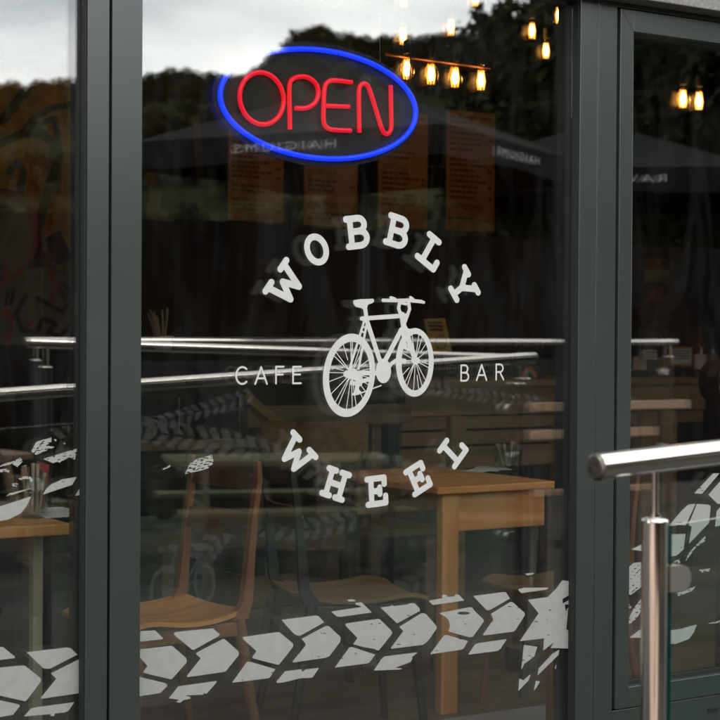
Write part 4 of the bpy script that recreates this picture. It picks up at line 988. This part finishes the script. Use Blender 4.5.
for k in range(3):
    c = PZ(480+k*7, 471-k*.8, .753); a_ = R(20+25*k)
    v = [c + Vector((math.cos(a_)*x - math.sin(a_)*y_, math.sin(a_)*x + math.cos(a_)*y_, .001+.0012*k + .004*(x > 0))) for x, y_ in ((-.07, -.05), (.07, -.05), (.07, .05), (-.07, .05))]
    MB().add(v, [(0,1,2,3)]).build('sheet', M['paper'], mn)
c = P(62, 520, .5); c.z = .7462
sh = thing('place_mat', 'grey paper mat on the left window table beside the jar', 'mat', c)
MB().box((c.x-.10, .38, .7462), (c.x+.05, .62, .7485)).build('sheet', M['paper'], sh)

# ------------------------------------------------------------------ further furniture deep in the room
cr = thing('timber_crate', 'plain brown timber box on the floor behind the left chair', 'box', P(276, 612, 1.5))
a, b = P(247, 508, 1.5), P(306, 616, 1.5)
nb = 3; hz = (P(276, 575, 1.5).z - 0)/nb
for i in range(nb): MB().box((a.x, 1.5, hz*i+.004), (b.x, 1.52, hz*(i+1)), .002).build('plank', M['brown_wood'], cr)
for x in (a.x, b.x-.02): MB().box((x, 1.5205, .004), (x+.02, 1.85, hz*3), .002).build('side', M['brown_wood'], cr)
pil = thing('timber_post', 'short dark red brown timber post in the middle of the room', 'post', (P(330, 600, 1.9).x, 1.9, 0))
MB().box((P(316, 600, 1.9).x, 1.9, 0), (P(340, 600, 1.9).x, 2.02, .86), .004).build('shaft', wood('dark_post', (.06, .025, .018), (.10, .045, .03), .5, axis=2), pil)
bn = thing('timber_bench', 'long brown timber bench deep in the room left of the counter', 'bench', P(240, 470, 2.15))
for (t_, bt, l_, r_) in ((438, 452, 130, 262), (404, 428, 248, 412)):
    A_, B_ = bd(l_, t_, r_, bt, 2.15); MB().box(A_, B_, .003).build('backrest_board', M['brown_wood'], bn)
s0 = P(130, 500, 2.0).x, P(412, 500, 2.0).x
MB().box((s0[0], 1.75, .43), (s0[1], 2.14, .46), .004).build('seat', M['brown_wood'], bn)
for x in (s0[0]+.03, (s0[0]+s0[1])/2, s0[1]-.08):
    MB().box((x, 1.78, 0), (x+.05, 1.83, .429), .002).build('leg', M['brown_wood_z'], bn)
    MB().box((x, 2.192, 0), (x+.05, 2.24, .93), .002).build('leg', M['brown_wood_z'], bn)
tp_ = thing('warning_tape', 'yellow tape slanting across the bench left of the lower lettering', 'tape', P(270, 415, 2.1))
pa, pb = P(246, 395, 2.12), P(296, 437, 2.12); dn = Vector((pb.z-pa.z, 0, -(pb.x-pa.x))).normalized()*.018
MB().add([pa-dn, pb-dn, pb+dn, pa+dn] + [q+Vector((0, .002, 0)) for q in (pa-dn, pb-dn, pb+dn, pa+dn)], [(0,1,2,3), (7,6,5,4), (0,4,5,1), (2,6,7,3)]).build('strip', principled('mustard_tape', (.20, .12, .015), .6, var=.3, vscale=30), tp_)
dl = thing('round_dial', 'black round housing with a bright chrome rim at the right edge of the door glass', 'housing', P(734, 382, .9))
dc = P(738, 382, .45)
MB().tube([dc+Vector((math.cos(t)*.085, 0, math.sin(t)*.085)) for t in [2*math.pi*i/36 for i in range(38)]], .011, 10, False).build('rim', M['chrome'], dl)
MB().tube([dc+Vector((0, .004, 0)), dc+Vector((0, .12, 0))], .08, 28).build('body', M['black'], dl)
MB().tube([dc+Vector((0, .06, -.08)), (dc.x, dc.y+.06, 0)], .03, 14).build('pillar', M['black'], dl)

# added glass screen; its prints and bicycle stand in for a faint reflection
GY = 1.05
sg0, sg1 = P(60, 400, GY), P(545, 400, GY)
gs = thing('added_screen', 'added clear glass sheet whose faint tyre prints stand in for a reflection', 'screen', ((sg0.x+sg1.x)/2, GY, 0))
MB().box((sg0.x, GY, .08), (sg1.x, GY+.006, P(300, 378, GY).z)).build('glass_sheet', glass('screen_glass', (.98, .99, .985), .03), gs)
for x in (sg0.x+.1, sg1.x-.1): MB().box((x-.03, GY-.06, 0), (x+.03, GY+.066, .0795)).build('foot', M['grey_metal'], gs)
def reflected_track(pts, w_, pitch):
    pts = [Vector((*p, 0)) for p in pts]; cv = catmull(pts, 40); acc = 0; nxt = 0; i_ = 0
    for a, b in zip(cv[:-1], cv[1:]):
        acc += (b-a).length
        if acc >= nxt:
            nxt += pitch; i_ += 1; d = (b-a).normalized(); n = Vector((-d.y, d.x, 0)); c = a
            for s_ in (-1, 1):
                j_ = random.uniform(-.06, .06)*pitch
                q = [c + d*j_ + n*s_*w_*.03, c + d*(pitch*.62+j_) + n*s_*w_*.03, c + d*(pitch*.62-w_*.30+j_) + n*s_*w_*.5, c + d*(-w_*.30+j_) + n*s_*w_*.46]
                block([(v.x, v.y) for v in q], gs, 0, .12, conv=lambda x, y: P(x, y, GY-.001), mat=M['reflected_print'], step=1.2, name='reflected_block')
reflected_track([(70, 456), (140, 430), (190, 414), (255, 394)], 17, 9)
reflected_track([(60, 440), (120, 428), (165, 434), (210, 440), (262, 452), (330, 474), (400, 500), (445, 545)], 27, 13)
reflected_track([(385, 378), (440, 390), (500, 398), (542, 402)], 13, 8)
reflected_track([(200, 560), (235, 525), (290, 530), (345, 522), (400, 500), (450, 470)], 24, 12)
reflected_track([(270, 640), (330, 610), (400, 590), (450, 560)], 24, 12)
cut('reflected_bicycle', bike, (321, 295, 436, 420), .6, lambda x, y: P(165+(x-349)*.6, 590+(y-375)*.6, GY-.001), M['reflected_print'], gs)

# ------------------------------------------------------------------ person behind the counter
def person():
    base = P(656, 300, 3.8); base.z = 0
    t = thing('person', 'person in dark top and pale face mask behind the counter, seen through the door', 'person', base, R(-38))
    V_ = [((0,0,.98),.15),((0,.0,1.15),.14),((0,.0,1.34),.155),((0,.01,1.46),.10),((0,.0,1.53),.049),((0,-.015,1.60),.070),((0,-.01,1.68),.088),((0,0,1.76),.075)]
    E_ = [(i, i+1) for i in range(7)]
    def limb(root, pts):
        p0 = root
        for c, r in pts: V_.append((c, r)); E_.append((p0, len(V_)-1)); p0 = len(V_)-1
        return p0
    for s_ in (-1, 1):
        limb(0, [((s_*.09,0,.90),.10),((s_*.10,.0,.50),.065),((s_*.10,.02,.10),.045),((s_*.10,-.12,.04),.035)])
        h = limb(2, [((s_*.17,0,1.42),.065),((s_*.22,-.02,1.17),.045),((s_*.16,-.24,1.08),.036),((s_*.13,-.32,1.08),.030)])
        for k in range(4): limb(h, [((s_*(.105+.018*k),-.37,1.085),.011),((s_*(.105+.017*k),-.415+.008*abs(k-1.5),1.07),.009)])
        limb(h, [((s_*.085,-.335,1.085),.011),((s_*.078,-.365,1.075),.009)])
    me = bpy.data.meshes.new('body'); me.from_pydata([v[0] for v in V_], E_, []); me.update()
    o = bpy.data.objects.new('body', me); COL.objects.link(o); o.parent = t
    sk = o.modifiers.new('skin', 'SKIN'); sk.use_smooth_shade = True
    if not me.skin_vertices: me.attributes.new('skin', 'FLOAT', 'POINT')
    for i, v in enumerate(V_):
        rx = v[1]; me.skin_vertices[0].data[i].radius = (rx*(1.25 if i in (0,1,2) else 1), rx*(.85 if i in (0,1,2) else 1))
        me.skin_vertices[0].data[i].use_root = (i == 0)
    o.modifiers.new('sub', 'SUBSURF').render_levels = 2
    sm = principled('skin_and_clothes', (.30, .15, .10), .55)
    tt = sm.node_tree; tcn = tt.nodes.new('ShaderNodeTexCoord'); sx = tt.nodes.new('ShaderNodeSeparateXYZ'); gt = tt.nodes.new('ShaderNodeMath'); gt.operation = 'GREATER_THAN'; gt.inputs[1].default_value = 1.47
    mxn = tt.nodes.new('ShaderNodeMix'); mxn.data_type = 'RGBA'; mxn.inputs[6].default_value = (.015, .015, .018, 1); mxn.inputs[7].default_value = (.17, .085, .06, 1)
    gy = tt.nodes.new('ShaderNodeMath'); gy.operation = 'LESS_THAN'; gy.inputs[1].default_value = -.22; mxm = tt.nodes.new('ShaderNodeMath'); mxm.operation = 'MAXIMUM'
    tt.links.new(tcn.outputs['Object'], sx.inputs[0]); tt.links.new(sx.outputs['Z'], gt.inputs[0]); tt.links.new(sx.outputs['Y'], gy.inputs[0])
    gz = tt.nodes.new('ShaderNodeMath'); gz.operation = 'GREATER_THAN'; gz.inputs[1].default_value = .3; mlt = tt.nodes.new('ShaderNodeMath'); mlt.operation = 'MULTIPLY'
    tt.links.new(sx.outputs['Z'], gz.inputs[0]); tt.links.new(gy.outputs[0], mlt.inputs[0]); tt.links.new(gz.outputs[0], mlt.inputs[1])
    tt.links.new(gt.outputs[0], mxm.inputs[0]); tt.links.new(mlt.outputs[0], mxm.inputs[1]); tt.links.new(mxm.outputs[0], mxn.inputs[0])
    tt.links.new(mxn.outputs[2], tt.nodes['Principled BSDF'].inputs['Base Color'])
    me.materials.append(sm)
    def cap(u, v):
        th = u*math.pi*2; ph = v*math.pi*(.62 if math.sin(th) > -.25 else .40)
        rr = .100 + .006*math.sin(th*5)*math.sin(ph)
        return (rr*.92*math.sin(ph)*math.cos(th), .012 + rr*1.08*math.sin(ph)*math.sin(th) + (.02 if math.sin(th) > 0 else 0)*math.sin(ph), 1.70 + rr*1.12*math.cos(ph) - (.035*math.sin(ph) if math.sin(th) > -.2 else -.035*math.sin(ph)))
    MB().grid(cap, 24, 10).build('hair', principled('dark_hair', (.012, .010, .009), .6), t, False)
    def msk(u, v):
        a = (u-.5)*2.0; z = 1.585 + .085*v
        r = .090 + .012*math.sin(v*math.pi)
        return (r*math.sin(a)*.95, -.02 - r*math.cos(a)*1.06, z)
    MB().slab(msk, 12, 6, lambda u, v: (math.sin((u-.5)*2), -math.cos((u-.5)*2), 0), .003).build('face_mask', principled('pale_mask', (.22, .28, .29), .8), t, False)
    for s_ in (-1, 1):
        MB().lathe([(0, -.008), (.007, -.005), (.009, 0), (.007, .005), (0, .008)], (s_*.034, -.094, 1.705), 10).build('eye', M['black'], t, False)
        MB().tube([(s_*.086, .0, 1.66), (s_*.098, .012, 1.685), (s_*.098, .018, 1.71), (s_*.088, .008, 1.725)], .010, 8).build('ear', sm, t, False)
    return t
person()

# ------------------------------------------------------------------ street side: handrails
RAILY = -1.69
def rail_run(label, pts, posts, far=False, group='steel and glass handrails of the ramp'):
    a, b = Vector(pts[0]), Vector(pts[1])
    t = thing('handrail', label, 'handrail', (a.x, a.y, -.3), 0, group)
    d = (b-a).normalized()
    MB().tube([a, b], .0238, 28, False).build('rail_tube', M['steel'], t)
    for e, s_ in ((a, -1), (b, 1)):
        MB().tube([e - d*s_*.004, e + d*s_*.002, e + d*s_*.006], [.0236, .0236, .019], 28).build('end_cap', M['steel_cap'], t)
    xs = [a + (b-a)*f for f in posts]
    for i, p in enumerate(xs):
        po = MB().tube([(p.x, p.y, -.34), (p.x, p.y, p.z-.108)], .0232, 28).build('post', M['dark_metal'] if far or i else M['steel'], t)
        MB().tube([(p.x, p.y, p.z-.108), (p.x, p.y, p.z-.103), (p.x, p.y, p.z-.100)], [.0238, .0236, .012], 24).build('post_cap', M['steel'], po)
        MB().tube([(p.x, p.y, p.z-.105), (p.x, p.y, p.z-.02)], .0062, 14).build('stem', M['steel'], po)
        MB().tube([(p.x, p.y, p.z-.105), (p.x, p.y, p.z-.094)], .0105, 14).build('collar', M['steel'], po)
    for p, q in zip(xs[:-1], xs[1:]):
        u = (q-p).normalized(); p1, q1 = p + u*.036, q - u*.036
        n = Vector((0, 0, 1)).cross(u).normalized()*.005
        tz = .118
        def quad(z, c): return [(c.x-n.x, c.y-n.y, z), (c.x+n.x, c.y+n.y, z)]
        v = quad(p1.z-tz, p1) + quad(q1.z-tz, q1) + quad(-.05 if p1.z < 1.1 else .1, p1) + quad(-.05 if p1.z < 1.1 else .1, q1)
        g_ = MB().add(v, [(0,2,6,4), (1,5,7,3)]).build('glass_panel', M['panel'], t)
        MB().add([v[0], v[1], v[5], v[4]], [(0,3,2,1)]).build('panel_edge', M['panel_edge'], g_)
        MB().add([v[0], v[1], v[3], v[2]], [(0,1,3,2)]).build('top_edge', principled('polished_edge', (.55, .60, .54), .2), g_)
        for f, z_ in ((.0, .212), (.0, .75), (1.0, .212), (1.0, .75)):
            c = p1 + (q1-p1)*f; zc = c.z - z_; s_ = 1 if f == 0 else -1
            uu = u*s_; st = c - uu*.010
            prof2 = [(0, -.023), (.030, -.023)] + [(.030+.020*math.sin(a_), -.023*math.cos(a_)) for a_ in [math.pi*k/8 for k in range(1, 8)]] + [(.030, .023), (0, .023)]
            kq = len(prof2); vv = []
            for off in (-.013, .013):
                nn = n.normalized()*off
                vv += [(st.x+uu.x*x+nn.x, st.y+uu.y*x+nn.y, zc+z2) for x, z2 in prof2]
            MB().add(vv, [tuple(range(kq)), tuple(reversed(range(kq, 2*kq)))] + [(i, (i+1) % kq, kq+(i+1) % kq, kq+i) for i in range(kq)]).build('glass_clamp', M['satin'], t)
    return t
r0 = P(597, 467, RAILY); rl = 2.57
rail_run('nearest polished steel handrail with glass infill in front of the door', (r0, (r0.x+rl, RAILY, r0.z + rl*math.tan(R(3.1)))), (.052, .97))
rail_run('steel handrail of the far ramp flight, meeting the nearest rail', (MIR(30, 343, 3.1), MIR(533, 359, 3.1)), (.03, .985), True)
rail_run('level steel handrail farthest from the cafe glass', (MIR(28, 341.5, 5.0), MIR(677, 342, 5.0)), (.012, .5, .988), True)

# ------------------------------------------------------------------ dark fence added to keep the lower reflection dark
fen = thing('board_fence', 'dark board fence added across the terrace to darken the reflection', 'fence', (6, -9.4, -.36), R(-3))
FM = wood('dark_fence_boards', (.005, .004, .0034), (.010, .0078, .0066), 1.0, axis=2, scale=5); FM.node_tree.nodes['Principled BSDF'].inputs['Specular IOR Level'].default_value = .03
for i in range(-52, 62):
    g_ = random.uniform(-.012, .012)
    MB().box((i*.25+.004, -.012+g_, .04), (i*.25+.246, .012+g_, 2.62+random.uniform(-.015, .015))).build('board', FM, fen, False)
for i in range(-13, 16): MB().box((i-.05, -.11, 0), (i+.05, -.03, 2.5)).build('post', FM, fen, False)

# ------------------------------------------------------------------ parasols and timber outside
def parasol(label, loc, rz, word, side=2.2, zv=2.33):
    t = thing('parasol', label, 'parasol', (*loc, -.36), rz, 'charcoal parasols on the terrace')
    h = side/2; z0, za = zv+.36+.17, zv+.36+.62
    def pan(k):
        c0, c1 = [(math.cos(a)*h*math.sqrt(2), math.sin(a)*h*math.sqrt(2)) for a in (math.pi/4+k*math.pi/2, math.pi/4+(k+1)*math.pi/2)]
        def fn(u, v):
            ex = c0[0]+(c1[0]-c0[0])*u; ey = c0[1]+(c1[1]-c0[1])*u; q = 1-v*.98
            sag = -.05*math.sin(u*math.pi)*math.sin(v*math.pi)
            return (ex*q, ey*q, z0 + (za-z0)*v**.95 + sag)
        return fn, c0, c1
    for k in range(4):
        fn, c0, c1 = pan(k)
        cp = MB().grid(fn, 10, 10).build('canopy_panel', M['canopy'], t, False)
        def val(u, v): return (c0[0]+(c1[0]-c0[0])*u, c0[1]+(c1[1]-c0[1])*u, z0 - .002 - v*(.17 + .012*math.sin(u*9)))
        vl = MB().grid(val, 12, 2).build('valance', M['canopy'], t, False)
        if word:
            mx_, my_ = (c0[0]+c1[0])/2, (c0[1]+c1[1])/2; nn = Vector((mx_, my_, 0)).normalized(); xa = Vector((-nn.y, nn.x, 0))
            mw = Matrix(((xa.x, 0, nn.x, mx_+nn.x*.006), (xa.y, 0, nn.y, my_+nn.y*.006), (0, 1, 0, z0-.085), (0, 0, 0, 1)))
            me = text_mesh(word, .075, space=1.3); me.transform(Matrix.Diagonal((1.75, 1, 1, 1))); me.materials.clear(); me.materials.append(M['white_print']); me.transform(mw)
            o = bpy.data.objects.new('valance_writing', me); COL.objects.link(o); o.parent = t
        MB().tube([(c0[0]*.98, c0[1]*.98, z0-.01), (0, 0, za-.03)], .009, 6).build('rib', M['dark_metal'], t, False)
    MB().tube([(0, 0, .05), (0, 0, za+.06)], .022, 12).build('pole', M['dark_metal'], t, False)
    MB().box((-.3, -.3, 0), (.3, .3, .06), .01).build('base', M['ramp'], t, False)
    return t
parasol('charcoal parasol with white lettering mirrored below the OPEN sign', (3.64, -5.6), R(60), 'HAIGIUMS')
parasol('charcoal parasol with white lettering mirrored across the right frame', (6.12, -6.1), R(41), 'RAVAL       H', zv=2.30)
parasol('unseen charcoal parasol added left of the camera to block sky light', (-4.4, -2.9), R(8), None, 2.6)  # this and the next two are unseen, added to shade the shopfront
parasol('unseen charcoal parasol added behind the camera to block sky light', (-3.2, -5.7), R(15), None, 2.6)
parasol('unseen charcoal parasol added farthest left to block sky light', (-7.2, -4.4), R(20), None, 2.6)
sb_ = thing('timber_barrier', 'slatted timber barrier on the terrace mirrored at the right of the big pane', 'barrier', (MIR(600, 450, 3.6).x, -3.6, -.36))
for (l_, r_, y0, y1) in ((533, 692, 400, 412), (533, 660, 427, 440), (538, 660, 484, 497)):
    a, b = MIR(l_, y1, 3.6), MIR(r_, y0, 3.6); MB().box((a.x, -3.6, a.z), (b.x, -3.63, b.z), .003).build('slat', M['deck_wood'], sb_)
for px in (548, 640):
    p = MIR(px, 400, 3.6); MB().box((p.x-.03, -3.631, -.36), (p.x+.03, -3.69, p.z+.01), .003).build('post', M['dark_metal'], sb_)
def picnic(label, loc, rz):
    t = thing('picnic_table', label, 'picnic table', (*loc, -.36), rz, 'timber picnic tables on the terrace')
    for i in range(5): MB().box((-.8, -.36+i*.147, .72), (.8, -.36+i*.147+.138, .76), .004).build('top_plank', M['picnic'], t, False)
    for s_ in (-1, 1):
        for j in range(2): MB().box((-.8, s_*(.62+j*.14)-.065, .42), (.8, s_*(.62+j*.14)+.065, .455), .004).build('seat_plank', M['picnic'], t, False)
    for x in (-.55, .55):
        MB().box((x-.022, -.78, .34), (x+.022, .78, .42), .003).build('cross_beam', M['picnic'], t, False)
        for s_ in (-1, 1):
            MB().add([(x-.05, s_*.30, .72), (x-.023, s_*.30, .72), (x-.023, s_*.62, 0), (x-.05, s_*.62, 0), (x-.05, s_*.38, .72), (x-.023, s_*.38, .72), (x-.023, s_*.70, 0), (x-.05, s_*.70, 0)],
                     [(0,1,2,3), (4,7,6,5), (0,4,5,1), (1,5,6,2), (2,6,7,3), (3,7,4,0)]).build('leg', M['picnic'], t, False)
    return t
picnic('timber picnic table under the parasol beside the ramp', (3.4, -6.3), R(20))
picnic('timber picnic table at the left of the terrace', (1.2, -7.6), R(-10))
